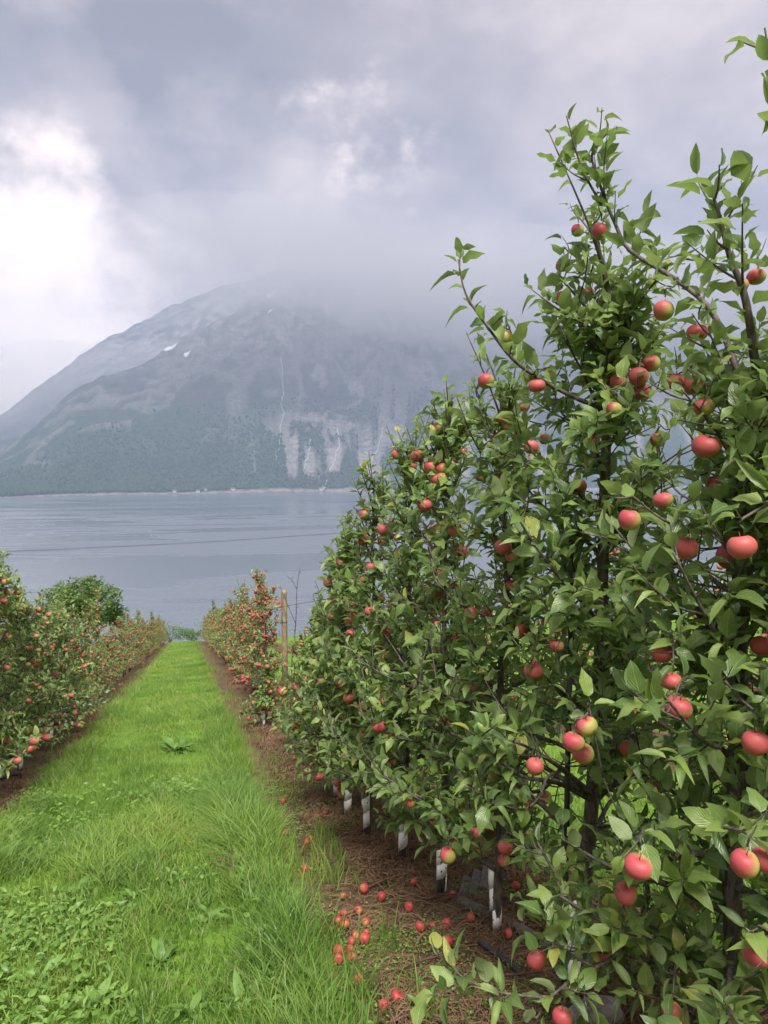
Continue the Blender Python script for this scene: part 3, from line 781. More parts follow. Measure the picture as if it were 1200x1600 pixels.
# ---- limbs of the two big trees in front (world coordinates)
CUSTOM = {
    'A_trunk': [(1.528, 2.607, -0.52), (1.551, 2.621, -0.132), (1.578, 2.615, 0.271), (1.604, 2.613, 0.929), (1.608, 2.605, 1.574), (1.609, 2.594, 1.952), (1.613, 2.585, 2.175), (1.575, 2.574, 2.367), (1.513, 2.568, 2.53)],
    'A_upleft': [(1.603, 2.591, 1.851), (1.461, 2.579, 1.891), (1.295, 2.575, 1.964), (1.181, 2.558, 2.029), (1.089, 2.557, 2.131), (0.999, 2.567, 2.256), (0.973, 2.581, 2.385)],
    'A_up2': [(1.605, 2.585, 2.137), (1.501, 2.587, 2.243), (1.416, 2.583, 2.322), (1.376, 2.576, 2.365)],
    'A_mid': [(1.604, 2.615, 0.967), (1.468, 2.428, 1.062), (1.323, 2.318, 1.17), (1.19, 2.256, 1.285), (1.089, 2.238, 1.408), (1.016, 2.232, 1.526)],
    'A_arch': [(1.579, 2.616, 0.297), (1.478, 2.544, 0.378), (1.369, 2.475, 0.474), (1.303, 2.443, 0.525), (1.163, 2.382, 0.621), (1.033, 2.368, 0.674)],
    'A_droop': [(1.369, 2.475, 0.474), (1.286, 2.445, 0.465), (1.244, 2.422, 0.407), (1.171, 2.419, 0.368), (1.049, 2.402, 0.426), (0.961, 2.429, 0.483)],
    'A_low': [(1.574, 2.61, 0.166), (1.554, 2.308, 0.216), (1.464, 2.073, 0.217), (1.387, 1.988, 0.191), (1.309, 1.935, 0.154), (1.208, 1.898, 0.134), (1.094, 1.886, 0.108), (1.006, 1.876, 0.072), (0.952, 1.858, 0.031)],
    'A_lowtip': [(1.006, 1.876, 0.072), (0.934, 1.896, 0.076), (0.844, 1.921, 0.091), (0.763, 1.945, 0.128), (0.727, 1.956, 0.166)],
    'A_lowtip2': [(1.16, 1.89, 0.125), (1.087, 1.912, 0.167), (1.032, 1.929, 0.22), (1.01, 1.938, 0.272)],
    'B_top': [(1.60, 1.80, 1.75), (1.607, 1.98, 2.079), (1.59, 2.148, 2.238), (1.525, 2.329, 2.385), (1.488, 2.365, 2.482), (1.437, 2.387, 2.623), (1.41, 2.4, 2.737), (1.47, 2.388, 2.817)],
    'B_top2': [(1.44, 2.382, 2.555), (1.372, 2.408, 2.691), (1.323, 2.431, 2.873)],
    'B_right': [(1.60, 1.75, 1.18), (1.513, 1.732, 1.256), (1.475, 1.764, 1.275), (1.438, 1.829, 1.329), (1.38, 1.899, 1.389)],
    'B_rtop': [(1.60, 1.79, 1.85), (1.511, 1.746, 2.08), (1.469, 1.764, 2.205), (1.445, 1.777, 2.312), (1.424, 1.786, 2.383)],
}
FRUIT = [(1.511, 2.505, 2.505), (1.999, 3.533, 2.872), (1.473, 2.716, 2.439), (1.464, 2.712, 2.303), (1.686, 2.892, 2.374), (1.246, 2.761, 2.144), (1.274, 2.538, 1.928), (1.982, 4.121, 1.836), (1.624, 3.15, 1.761), (1.799, 3.613, 1.729), (1.989, 4.052, 1.649), (1.534, 2.143, 2.139), (1.89, 2.212, 2.258), (1.945, 2.199, 2.291), (1.69, 2.431, 2.012), (1.571, 2.459, 1.942), (1.568, 2.121, 1.904), (1.615, 2.108, 1.891), (1.408, 1.779, 1.786), (1.456, 2.304, 1.824), (1.654, 2.435, 1.906), (1.147, 1.73, 1.475), (1.294, 1.795, 1.524), (1.358, 1.771, 1.389), (1.159, 1.331, 1.441), (1.512, 2.254, 1.168), (1.354, 1.867, 1.066), (1.208, 1.595, 1.0), (1.078, 1.819, 0.889), (1.043, 1.826, 0.845), (1.124, 1.913, 0.771), (1.103, 2.177, 0.631), (1.49, 2.231, 0.633), (1.282, 1.411, 0.97), (1.114, 1.247, 0.787), (1.246, 1.336, 0.73), (1.055, 1.531, 0.638), (1.24, 1.859, 0.356), (1.277, 1.385, 0.476), (1.039, 2.024, 0.082), (1.055, 1.889, -0.009), (1.298, 1.716, 0.09), (1.242, 1.97, 0.102), (1.184, 2.9, 0.045), (0.994, 2.716, 0.066), (1.218, 2.658, 0.097), (1.474, 3.415, -0.094), (1.462, 3.8, -0.252), (1.726, 4.202, -0.326), (1.40, 4.45, -0.60), (1.411, 3.1, -0.213), (1.197, 4.953, -0.082), (0.936, 5.349, -0.669), (1.019, 4.967, -0.65), (1.355, 2.919, 1.24), (1.798, 4.582, 1.874), (1.926, 4.875, 2.084), (1.842, 4.877, 1.698), (1.876, 4.546, 1.578), (1.776, 4.89, 1.621), (1.467, 3.155, 1.075), (1.708, 4.88, 1.104), (1.647, 4.894, 1.051), (1.739, 3.846, 1.959), (1.831, 2.582, 1.733), (1.311, 1.763, 1.015), (1.687, 2.6, 1.343), (1.981, 4.104, 2.001), (1.556, 1.703, 1.114), (1.495, 1.91, 0.241), (1.625, 5.668, 1.085), (1.709, 6.122, 1.184), (1.427, 6.182, 0.891), (1.608, 4.3, 0.9), (1.495, 4.883, 0.093), (1.466, 3.448, 0.472), (1.525, 4.3, 0.48), (1.588, 3.145, 1.479), (1.523, 2.655, 1.548), (1.428, 2.645, 0.906), (1.471, 3.468, 0.88), (1.6, 1.953, 1.56), (1.575, 2.65, 1.728), (1.64, 2.111, 2.065)]
# clear lanes through the foliage (world segments, radius)
LANES = [((0.75, 1.4, 1.05), (2.6, 4.9, -0.75), .13), ((1.0, 1.25, 1.42), (3.4, 4.3, 0.95), .10), ((1.05, 1.35, 1.66), (3.2, 4.4, 1.75), .07), ((0.9, 1.5, 0.9), (2.4, 4.0, -.6), .09)]

near_y = [1.15, 1.78, 2.61, 3.24, 3.84, 4.39, 5.02, 5.58, 6.15, 6.75, 7.35, 7.95, 8.6, 10.6]
near_h = [3.0, 2.32, 3.0, 2.80, 2.85, 2.7, 2.6, 2.3, 2.15, 2.0, 1.8, 1.6, 1.2, .85]
trees = []
for i, (y, h) in enumerate(zip(near_y, near_h)):
    x = (float(row_r(y)) + (.13 if 9 <= i <= 12 else -.18 if i == 13 else 0)) if i > 1 else 1.62
    b = np.array([x, y, float(gz(x, y)) - .01]); t = Tree(b, h, 100 + i)
    if i == 0:                                            # stands beside the camera; only its outer tips reach into view
        t.grow(18, .46, .108, 6, .2, .2)
        t.limb(np.array([(1.60, 1.2, 1.9), (1.49, 1.43, 2.08), (1.41, 1.475, 2.34), (1.368, 1.50, 2.52), (1.345, 1.515, 2.66)]) - b, .007, 3, .085, .10, .55, .55, .035)
    elif i == 1:
        t.grow(52, .76, .096, 7, .25, .05, shoots=3, gap=.019)
        for k in ('B_top', 'B_right', 'B_rtop'):
            t.limb(np.array(CUSTOM[k]) - b, .011 if k == 'B_top' else .013, 9 if k == 'B_top' else 6, .105, .20, .2, .12 if k == 'B_right' else .2)
        t.limb(np.array(CUSTOM['B_top2']) - b, .005, 2, .10, .12, .1)
    elif i == 2:
        t.grow(46, .74, .095, 7, .25, .20, gap=.019, trunk_pts=np.array(CUSTOM['A_trunk']) - b, r_trunk=.036, shoots=2)
        for k, r0, tw, br in (('A_upleft', .010, 6, .25), ('A_up2', .007, 5, .1), ('A_mid', .010, 6, .35), ('A_arch', .015, 5, .45), ('A_droop', .007, 4, .3), ('A_low', .011, 5, .5), ('A_lowtip', .005, 4, .35), ('A_lowtip2', .005, 4, .3)):
            t.limb(np.array(CUSTOM[k]) - b, r0, tw, .102, .15 if 'low' in k or k == 'A_upleft' else .2, .2, br)
    else:
        rad_ = [.62, .62, .60, .58, .55, .50, .46, .42, .40, .38, .36][i - 3]
        t.grow([32, 32, 31, 30, 28, 27, 26, 24, 22, 14, 13][i - 3], rad_, .100, 7, .26 if i < 8 else .18, .10, lean=(.02, .03), r_trunk=.024, shoots=6, cone=.86 if 3 < i < 7 else 1.02)
        if i < 8:
            for q in range(3):                            # long low shoots reaching out over the strip
                zf = .20 + .10 * q; az = math.pi + t.r.normal() * .6; L = t.r.uniform(.55, .72) * (1.1 - .8 * zf)
                o = np.array([0, 0, zf * h]); e = np.array([math.cos(az), math.sin(az), .45 + .3 * zf]) * L
                t.limb([o, o + e * [.45, .45, .25], o + e * [.8, .8, .6], o + e], .009, 7, .102, .18, .2, .2)
    if i >= 3:                                            # upright young shoots all over the crown
        N = np.concatenate(t.nodes); N = N[N[:, 2] > .3 * h]
        for o in N[t.r.integers(0, len(N), 20 if i < 9 else 9)]:
            az = math.pi + t.r.normal() * 1.1; l = t.r.uniform(.16, .36)
            e = np.array([math.cos(az) * .42, math.sin(az) * .42, .95]) * l
            t.limb([o, o + e * .5 + [0, 0, -.02], o + e], .0045, 1, .088, .08, .1, .1, .026)
    trees.append(t)
for f in FRUIT:                                           # fruit seen on the front trees
    f = np.array(f); f[2] = max(f[2], gz(f[0], f[1]) + .10)
    t = min(trees[:9], key=lambda q: np.linalg.norm(np.concatenate(q.nodes) + q.base - f - [0, 0, .07], axis=1).min())
    rad = .032 * t.r.uniform(.88, 1.08); p = f - t.base; N = np.concatenate(t.nodes)
    q = N[np.argmin(np.linalg.norm(N - (p + [0, 0, .07]), axis=1))]; topp = p + np.array([.1 * rad, 0, rad * 1.15]); l = np.linalg.norm(q - topp)
    t.limb([q, q * .55 + topp * .45 + [0, 0, .07 * l], topp + [0, 0, .03], topp + [0, 0, .004]], .003 + .006 * l, 2 if l > .1 else 1, .095, .09, .3, .3, .03)
    t.apples.append((p, rad, 'seen'))
for i, t in enumerate(trees):
    t.random_apples([0, 4, 6, 20, 26, 30, 32, 34, 34, 34, 36, 34, 26, 20][i])

left_y = [6.6, 7.2, 7.85, 8.5, 9.1, 9.8, 10.5, 11.2, 11.9, 12.6]
left_trees = []
for i, y in enumerate(left_y):
    x = ROW_L - .05 + .06 * math.sin(i * 2.1); h = [2.6, 2.6, 2.55, 2.3, 2.15, 2.0, 1.75, 1.8, 1.9, 1.95][i]
    t = Tree((x, y, float(gz(x, y)) - .01), h, 301 + i)
    t.grow(24, .74, .088, 6, .25, .10, shoots=4, gap=.021)
    t.random_apples(62, .034, .08)
    left_trees.append(t)

# ---- prune leaves: keep fruit and a few clear lanes visible
def seg_dist(P, a, b):
    a = np.array(a, float); b = np.array(b, float); d_ = b - a
    u = np.clip(((P - a) @ d_) / (d_ @ d_), 0, 1); return np.linalg.norm(P - (a + u[:, None] * d_), axis=1)
fruit_seen = [t.base + a[0] for t in trees for a in t.apples if a[2] == 'seen']
data = []
for t in trees + left_trees:
    Lp, Ld, Ln, Ls = t.arrays(); P = Lp + t.base; dirn = unit(Ld); mid = P + dirn * (Ls * .5)[:, None]
    keep = np.ones(len(P), bool)
    keep &= mid[:, 2] > gz(mid[:, 0], mid[:, 1]) + .05
    if t in trees[3:]:                                   # the rows are pruned to narrow spindles
        hh = mid[:, 2] - t.base[2]
        keep &= (t.base[0] - mid[:, 0]) < np.interp(hh, [.3, .95, 1.4, 2.0, 2.4, 2.9], [.60, .52, .40, .30, .26, .22]) + t.r.normal(size=len(hh)) * .07
    if t in trees[:9]:
        for f in fruit_seen:
            q = unit(EYE - f)
            m = seg_dist(mid, f, f + q * min(1.2, np.linalg.norm(EYE - f) - .2)) < .050
            keep &= ~(m & (t.r.random(len(P)) < .48))
        for a, b_, rr in LANES: keep &= ~((seg_dist(mid, a, b_) < rr) & (t.r.random(len(P)) < .93))
        keep &= np.linalg.norm(mid - EYE, axis=1) > .95
    data.append([t, P[keep], frames(Ld[keep], Ln[keep]), Ls[keep], mid[keep]])

# ---- which leaves show: nearest one in each small cell of the picture
cells = {}
for ti, (t, P, F, Ls, mid) in enumerate(data):
    sx, sy, sz = seen(mid)
    ok = (sz > .2) & (sx > 0) & (sx < 1200) & (sy > 0) & (sy < 1600)
    for i in np.nonzero(ok)[0]:
        c = (int(sx[i] // 9), int(sy[i] // 9)); z = sz[i]
        if c not in cells or z < cells[c][0]: cells[c] = (z, ti, i)
shown = [[] for _ in data]
for z, ti, i in cells.values(): shown[ti].append((data[ti][3][i] / z, i))
QUOTA = {0: 40}
for k in range(1, 7): QUOTA[k] = 300 if k < 5 else 200
for k in range(7, 14): QUOTA[k] = 50
for k in range(14, 14 + len(left_trees)): QUOTA[k] = 20

# ---- guards
def guard_mesh(seed, h=.42):
    """white plastic strip wound round the stem, slightly open between the turns"""
    r = np.random.default_rng(seed); turns = 2.3; k = 60
    a = np.linspace(0, turns * 2 * math.pi, k); pitch = h / turns; wd = pitch * .985
    rad = .0295 + .0025 * np.sin(a * .7 + seed)
    z0 = a / (2 * math.pi) * pitch + .02
    lo = np.stack([rad * np.cos(a), rad * np.sin(a), z0], -1); hi = np.stack([rad * 1.04 * np.cos(a), rad * 1.04 * np.sin(a), z0 + wd], -1)
    li = lo * [.93, .93, 1]; hi_i = hi * [.93, .93, 1]
    V = np.concatenate([lo, hi, li, hi_i]); i = np.arange(k - 1)
    Q = np.concatenate([np.stack([i, i + 1, k + i + 1, k + i], -1), np.stack([2 * k + i + 1, 2 * k + i, 3 * k + i, 3 * k + i + 1], -1), np.stack([k + i, k + i + 1, 3 * k + i + 1, 3 * k + i], -1), np.stack([i + 1, i, 2 * k + i, 2 * k + i + 1], -1)])
    u = a / (2 * math.pi) * 6.0
    uv = np.concatenate([np.stack([u, 0 * u], -1), np.stack([u, 0 * u + 2.0], -1)] * 2)
    return mesh_np('spiral_guard', V, Q, mat=M_GUARD, uv=uv)
GUARDS = [guard_mesh(k, h) for k, h in ((1, .25), (2, .20), (3, .28))]

ORD = {0: 'apple tree standing right beside the viewer, only its topmost leaf tips in the picture',
       1: 'apple tree at the right picture edge carrying the biggest, nearest apples',
       2: 'tall apple tree with dark forked trunk and a low drooping branch',
       3: 'apple tree with a white black-dotted guard standing right behind the tall forked one',
       4: 'apple tree behind the dotted guard, its leaning white guard half hidden by low leaves',
       5: 'apple tree with a leaning white guard below a dark bare stem',
       6: 'apple tree with a white guard and a thin brown stick leaning beside its stem'}
ORDW = ['eighth', 'ninth', 'tenth', 'eleventh', 'twelfth', 'thirteenth', 'fourteenth']
LORD = ['leftmost apple tree of the left row, only its edge in the picture', 'tall apple tree at the left edge, topmost crown of the left row',
        'left-row apple tree with the foremost white guard at its foot', 'left-row apple tree with the second white guard at its foot', 'low-crowned left-row apple tree just past the two white guards',
        'left-row apple tree with a crown rising a little above the low one', 'lowest crown of the left row, in front of the round green tree', 'left-row apple tree just downhill of the lowest crown',
        'second left-row apple tree downhill of the lowest crown', 'third left-row apple tree downhill of the lowest crown']
for ti, (t, P, F, Ls, mid) in enumerate(data):
    root = empty('apple_tree', t.base)
    right = ti < 14
    if right: lab = ORD.get(ti) or 'apple tree in the right-hand row, %s counted from the right picture edge' % ORDW[ti - 7]
    else: lab = LORD[ti - 14]
    tag(root, lab, 'apple tree', 'apple trees in the near right row' if right else 'apple trees in the near left row')
    Pt, rt_ = t.trunk; g = Geo(); V, Q, T = tube(Pt, rt_, 9); g.put(V, Q, T)
    add('trunk', g.mesh('apple_trunk', M_BARK), root)
    for g in t.limbs:
        add('branch', g.mesh('apple_branch', M_BARK), root)
    if right and ti > 1 or not right:
        o = add('trunk_guard', GUARDS[ti % 3], root, Matrix.Rotation(ti * 1.3, 4, 'Z') @ Matrix.Rotation(.06 * math.sin(ti * 3), 4, 'X'))
    pick = sorted(shown[ti], reverse=True)[:QUOTA[ti]]; pick = np.array([i for _, i in pick], int)
    which = t.r.integers(0, len(LT), len(P))
    rest = np.ones(len(P), bool); rest[pick] = False
    fo = add('foliage', scatter_mesh('foliage', LT, which[rest], P[rest] - t.base, F[rest], Ls[rest], M_LEAF if right else M_LEAF_FAR), root)
    fo['kind'] = 'stuff'
    for i in pick:
        M = np.eye(4); M[:3, :3] = F[i] * Ls[i]; M[:3, 3] = P[i] - t.base
        add('leaf', LEAFM[which[i]], root, Matrix(M.tolist()))
    # fruit, each hung from the nearest wood by a short spur
    for p, rad, seen_ in t.apples:
        M = Matrix.Translation(p) @ Matrix.Rotation(t.r.normal() * .6, 4, 'Z') @ Matrix.Rotation(t.r.normal() * .22, 4, 'X') @ Matrix.Scale(rad, 4)
        add('apple', APPLE[t.r.integers(0, 3)], root, M)

# ---- smaller trees further along: a few kinds, copied down the rows
def small_tree(seed, h, Rad, nl, n_apple, leaf, tw):
    t = Tree((0, 0, 0), h, seed); t.grow(nl, Rad, leaf, tw, .25, .10, shoots=4, gap=.026); t.random_apples(n_apple, .034, .08)
    Lp, Ld, Ln, Ls = t.arrays(); k = Lp[:, 2] > .06
    parts = []
    V, Q, T = tube(t.trunk[0][::3], t.trunk[1][::3], 6); g = Geo(); g.put(V, Q, T); parts.append(('trunk', g.mesh('small_trunk', M_BARK), None))
    g = Geo()
    for lg in t.limbs: g.put(lg.V[0], lg.Q[0])
    parts.append(('branch', g.mesh('small_branches', M_BARK), 'stuff'))
    parts.append(('foliage', scatter_mesh('small_foliage', [LS], np.zeros(k.sum(), int), Lp[k], frames(Ld[k], Ln[k]), Ls[k], M_LEAF_FAR), 'stuff'))
    Va, Qa, Ta, bl = SMALL_A
    A = np.array([a[0] for a in t.apples]); rad = np.array([a[1] for a in t.apples]); m = len(A)
    V = (Va[None] * rad[:, None, None] + A[:, None]).reshape(-1, 3); off = (np.arange(m) * len(Va))[:, None, None]
    parts.append(('fruit', mesh_np('small_fruit', V, (Qa[None] + off).reshape(-1, 4), (Ta[None] + off).reshape(-1, 3), M_APPLE, attrs={'blush': np.tile(bl, m) + .32, 'rnd': np.repeat(t.r.random(m), len(Va))}), 'stuff'))
    return parts
KINDS_ = [small_tree(500 + k, h, rd, 17, na_, lf, 5) for k, (h, rd, na_, lf) in enumerate([(2.1, .56, 60, .088), (2.4, .60, 85, .088), (1.9, .54, 70, .085), (2.5, .58, 50, .09), (2.2, .52, 95, .085), (1.8, .58, 75, .09)])]
tr = np.random.default_rng(77)
def plant(x, y, lab, group, k=None, sc_=1.0):
    root = empty('apple_tree', (x, y, float(gz(x, y)) - .02), tr.random() * 6.28)
    s_ = sc_ * tr.uniform(.92, 1.08); root.scale = (s_, s_, s_ * tr.uniform(.84, 1.12))
    tag(root, lab, 'apple tree', group)
    for nm, me, kd in KINDS_[tr.integers(0, 6) if k is None else k]:
        o = add(nm, me, root)
        if kd: o['kind'] = kd
    return root
plant(1.72, 11.3, 'small apple tree standing just right of the tall wooden post', 'apple trees in the near right row', 2, .78)
plant(1.62, 9.7, 'small low apple tree in front of the half-bare sapling', 'apple trees in the near right row', 5, .72)
y = 13.3
while y < 61.5:
    if True:
        nth = int(round((y - 13.3) / .82))
        r_ = plant(float(row_r(y)) + .1 + tr.normal() * .05, y, ('%s apple tree downhill of the tall wooden post in the right-hand row' % ['first', 'second', 'third', 'fourth', 'fifth', 'sixth'][nth]) if nth < 6 else 'fruit-laden apple tree far down the right-hand row', 'apple trees far down the right row', sc_=.98 if y < 20 else .92)
    y += tr.uniform(.72, .92) if y < 22 else tr.uniform(.9, 1.1)
y = 13.4
while y < 61.5:
    plant(ROW_L - .08 + tr.normal() * .05, y, 'fruit-laden apple tree far down the left-hand row', 'apple trees far down the left row', sc_=.82)
    y += tr.uniform(.78, .95) if y < 22 else tr.uniform(.9, 1.1)
y = 3.2
while y < 17:
    plant(ROW_R2 + tr.normal() * .06, y, 'apple tree in the next row, glimpsed between the leaves of the front trees', 'apple trees in the next row on the right')
    y += tr.uniform(.8, 1.0)

# ------------------------------------------------------------------ grass
BL = np.array([(-.5, 0), (.5, 0), (-.42, .4), (.42, .4), (-.25, .75), (.25, .75), (0, 1)], float)
BT = np.array([(0, 1, 3), (0, 3, 2), (2, 3, 5), (2, 5, 4), (4, 5, 6)])
def blades(name, x, y, h, wd, lean, mat, rnd, z0=0.0, seed=1):
    r = np.random.default_rng(seed); k = len(x)
    z = gz(x, y) - .006 + z0; az = r.random(k) * 6.283; fa = r.random(k) * 6.283
    ld = np.stack([np.cos(az), np.sin(az)], -1) * lean[:, None]; wv = np.stack([np.cos(fa), np.sin(fa)], -1) * wd[:, None]
    u = BL[:, 0][None, :, None]; v = BL[:, 1][None, :]
    XY = np.stack([x, y], -1)[:, None] + wv[:, None] * u + ld[:, None] * (v ** 1.8)[..., None] * h[:, None, None]
    Z = z[:, None] + h[:, None] * (v * (1 - .32 * np.minimum(lean, 1.2)[:, None] * v))
    V = np.concatenate([XY, Z[..., None]], -1).reshape(-1, 3)
    T = (BT[None] + (np.arange(k) * 7)[:, None, None]).reshape(-1, 3)
    return mesh_np(name, V, tris=T, mat=mat, attrs={'rnd': np.repeat(rnd, 7)})
WF = [(0.949, 3.98), (0.819, 3.932), (1.013, 3.834), (1.116, 3.651), (0.853, 3.712), (0.771, 3.701), (0.728, 3.624), (0.749, 3.566), (0.856, 3.549), (1.094, 3.382), (1.16, 3.388), (1.228, 3.377), (1.363, 3.389), (0.771, 3.41), (0.83, 3.436), (0.735, 3.35), (0.80, 3.346), (0.714, 3.27), (0.657, 3.271), (0.638, 3.195), (0.70, 3.187), (0.681, 2.966), (0.728, 2.725), (0.795, 2.753), (0.65, 5.195), (0.676, 4.404), (0.939, 5.518), (1.012, 5.561), (1.465, 5.466), (1.487, 5.377), (1.24, 3.954), (1.385, 3.72), (1.938, 4.124), (1.934, 4.04), (1.96, 3.533), (1.743, 3.663), (0.777, 4.98), (0.816, 5.05), (0.749, 6.102), (1.732, 2.425), (1.979, 2.257), (1.454, 3.135), (1.1, 7.905), (1.209, 8.16), (1.155, 3.151)]
gr = np.random.default_rng(3)
def turf(x0, x1, y0, y1, per):
    k = int((x1 - x0) * (y1 - y0) * per); return gr.uniform(x0, x1, k), gr.uniform(y0, y1, k)
bx, by, bs = [], [], []
for y0, y1, per, s_ in ((1.9, 4.0, 9000, 1.0), (4.0, 6.5, 6500, 1.05), (6.5, 10, 4200, 1.25), (10, 16, 2400, 1.6), (16, 28, 1200, 2.2), (28, 63, 480, 3.2)):
    a_, b_ = turf(-1.75, .95, y0, y1, per); bx.append(a_); by.append(b_); bs.append(np.full(len(a_), s_))
for y0, y1, per, s_ in ((2.0, 9, 1500, 1.3), (9, 20, 420, 2.0)):
    a_, b_ = turf(1.9, 4.4, y0, y1, per); bx.append(a_); by.append(b_); bs.append(np.full(len(a_), s_))
bx, by, bs = map(np.concatenate, (bx, by, bs))
wob_ = (fbm(bx * 1.6, by * 1.6, 4, 51) - .5) * .75
edge_r = .58 - .08 * sstep(by, 5.5, 3.2) + .04 * np.sin(by * .8); edge_l = -1.62 + .012 * np.clip(by, 0, 30)
inside = ((bx + wob_ * .3 < edge_r) & (bx + wob_ * .5 > edge_l)) | ((bx + wob_ > 2.15) & (bx - wob_ < 4.2))
loose = gr.random(len(bx)) < .11
thin = fbm(bx * 2.3, by * 2.3, 3, 61)
inside &= gr.random(len(bx)) < np.clip((thin - .22) * 3.2, .12, 1)
m_ = inside | (loose & (bx < 1.0) & (bx > -1.8) & (thin > .5))
for wx_, wy_ in WF: m_ &= (bx - wx_) ** 2 + (by - wy_ + .03) ** 2 > .055 ** 2
bx, by, bs = bx[m_], by[m_], bs[m_]
tall = sstep(np.abs(bx - (.42 + .12 * np.sin(by * .7))), .34, .05) * (by < 14) + .9 * sstep(fbm(bx * 1.1 + 7, by * .9, 3, 71), .54, .68) + .5 * sstep(np.abs(bx + 1.35), .3, .05)
trk = np.maximum(sstep(np.abs(bx + .95), .26, .1), sstep(np.abs(bx - .02), .24, .08)); bh = (1 - .38 * trk) * (gr.uniform(.04, .13, len(bx)) + tall * gr.uniform(.03, .15, len(bx))) * np.where(bx > 1.6, 1.2, 1)
blean = (gr.uniform(.15, .8, len(bx)) + tall * .35) * (1 - .55 * sstep(bx, .3, .5) * (bx < 1.5))
hue = np.clip(.75 * np.clip((fbm(bx * 1.7, by * .9, 4, 81) - .30) / .4, 0, 1) + .40 * gr.random(len(bx)) - .06 - .22 * tall * (bx > 0) + .12 * (by > 12), 0, .999)
grass = add('grass', blades('grass', bx, by, bh, (.0042 + .0022 * (by < 6)) * bs * gr.uniform(.7, 1.3, len(bx)), blean, M_GRASS, hue))
tag(grass, 'bright green long grass on the alley between the apple rows', 'grass', kind='stuff')

# low broad leaves among the grass and on the bare strip
def cover(name, x, y, size, mat, lab, hi=.05):
    k = len(x); r = np.random.default_rng(len(x))
    pos = np.stack([x, y, gz(x, y) + r.uniform(.005, hi, k)], -1); az = r.random(k) * 6.283
    dv = np.stack([np.cos(az), np.sin(az), r.uniform(-.1, .7, k)], -1); nv = np.stack([r.normal(size=k) * .4, r.normal(size=k) * .4, np.ones(k)], -1)
    o = add(name, scatter_mesh(name, LT[:4], r.integers(0, 4, k), pos, frames(dv, nv), size, mat)); tag(o, lab, 'weeds', kind='stuff'); return o
a_, b_ = turf(-1.55, .55, 2.0, 7.5, 1600)
k_ = gr.random(len(a_)) < sstep(fbm(a_ * 1.3 + 2, b_ * 1.0, 3, 95), .42, .62) * np.where(b_ < 5, 1, .55)
a_, b_ = a_[k_], b_[k_]
cover('clover_carpet', a_, b_, gr.uniform(.02, .065, len(a_)), M_COVER, 'carpet of low broad-leaved weeds among the alley grass', .085)
a_, b_ = turf(.62, 2.1, 1.9, 7, 2600)
k_ = gr.random(len(a_)) < sstep(fbm(a_ * 1.9, b_ * 1.9, 3, 97) - .10 * (a_ > 1.25) + .10 * (b_ < 3.1), .45, .60)
a_, b_ = a_[k_], b_[k_]
cover('chickweed_patch', a_, b_, gr.uniform(.010, .024, len(a_)), M_COVER, 'patchy small-leaved ground cover on the bare strip under the trees', .022)

# dry straw on the strips
sx_, sy_, sl_ = [], [], []
for x0, x1, y0, y1, per in ((.72, 2.15, 1.8, 5, 5200), (.8, 1.9, 5, 11, 1300), (-2.4, -1.45, 6.5, 15, 900), (.9, 1.8, 11, 25, 200)):
    a_, b_ = turf(x0, x1, y0, y1, per)
    k_ = gr.random(len(a_)) < .15 + .85 * sstep(fbm(a_ * 1.8 + 5, b_ * 1.8, 3, 33) + .06 * (a_ > 1.0), .36, .56)
    sx_.append(a_[k_]); sy_.append(b_[k_])
sx_, sy_ = np.concatenate(sx_), np.concatenate(sy_); k = len(sx_)
az = gr.random(k) * 6.283; ln = gr.uniform(.04, .16, k); lift = gr.random(k) ** 3 * .05
dv = np.stack([np.cos(az), np.sin(az)], -1); bend = gr.normal(size=(k, 1)) * .25 * np.stack([-np.sin(az), np.cos(az)], -1)
hump = .05 * sstep(fbm(sx_ * 1.8 + 5, sy_ * 1.8, 3, 33), .45, .7)
p0 = np.stack([sx_, sy_], -1); wv = np.stack([-np.sin(az), np.cos(az)], -1) * .0016 * (1 + .12 * np.maximum(sy_ - 3, 0))[:, None]
pts = []
for v in (0, .33, .66, 1.0):
    c = p0 + dv * (v * ln)[:, None] + bend * (v * v * ln)[:, None]
    z = gz(c[:, 0], c[:, 1]) + .004 + gr.random(k) * hump + lift * math.sin(v * 3)
    for sg in (-1, 1): pts.append(np.concatenate([c + wv * sg, (z + .001 * sg)[:, None]], -1))
V = np.stack(pts, 1).reshape(-1, 3); T = np.array([(0, 1, 3), (0, 3, 2), (2, 3, 5), (2, 5, 4), (4, 5, 7), (4, 7, 6)])
straw = add('dry_straw', mesh_np('dry_straw', V, tris=(T[None] + (np.arange(k) * 8)[:, None, None]).reshape(-1, 3), mat=M_STRAW, attrs={'rnd': np.repeat(gr.random(k), 8)}))
tag(straw, 'matted brown dry grass and straw under the right-hand trees', 'straw', kind='stuff')

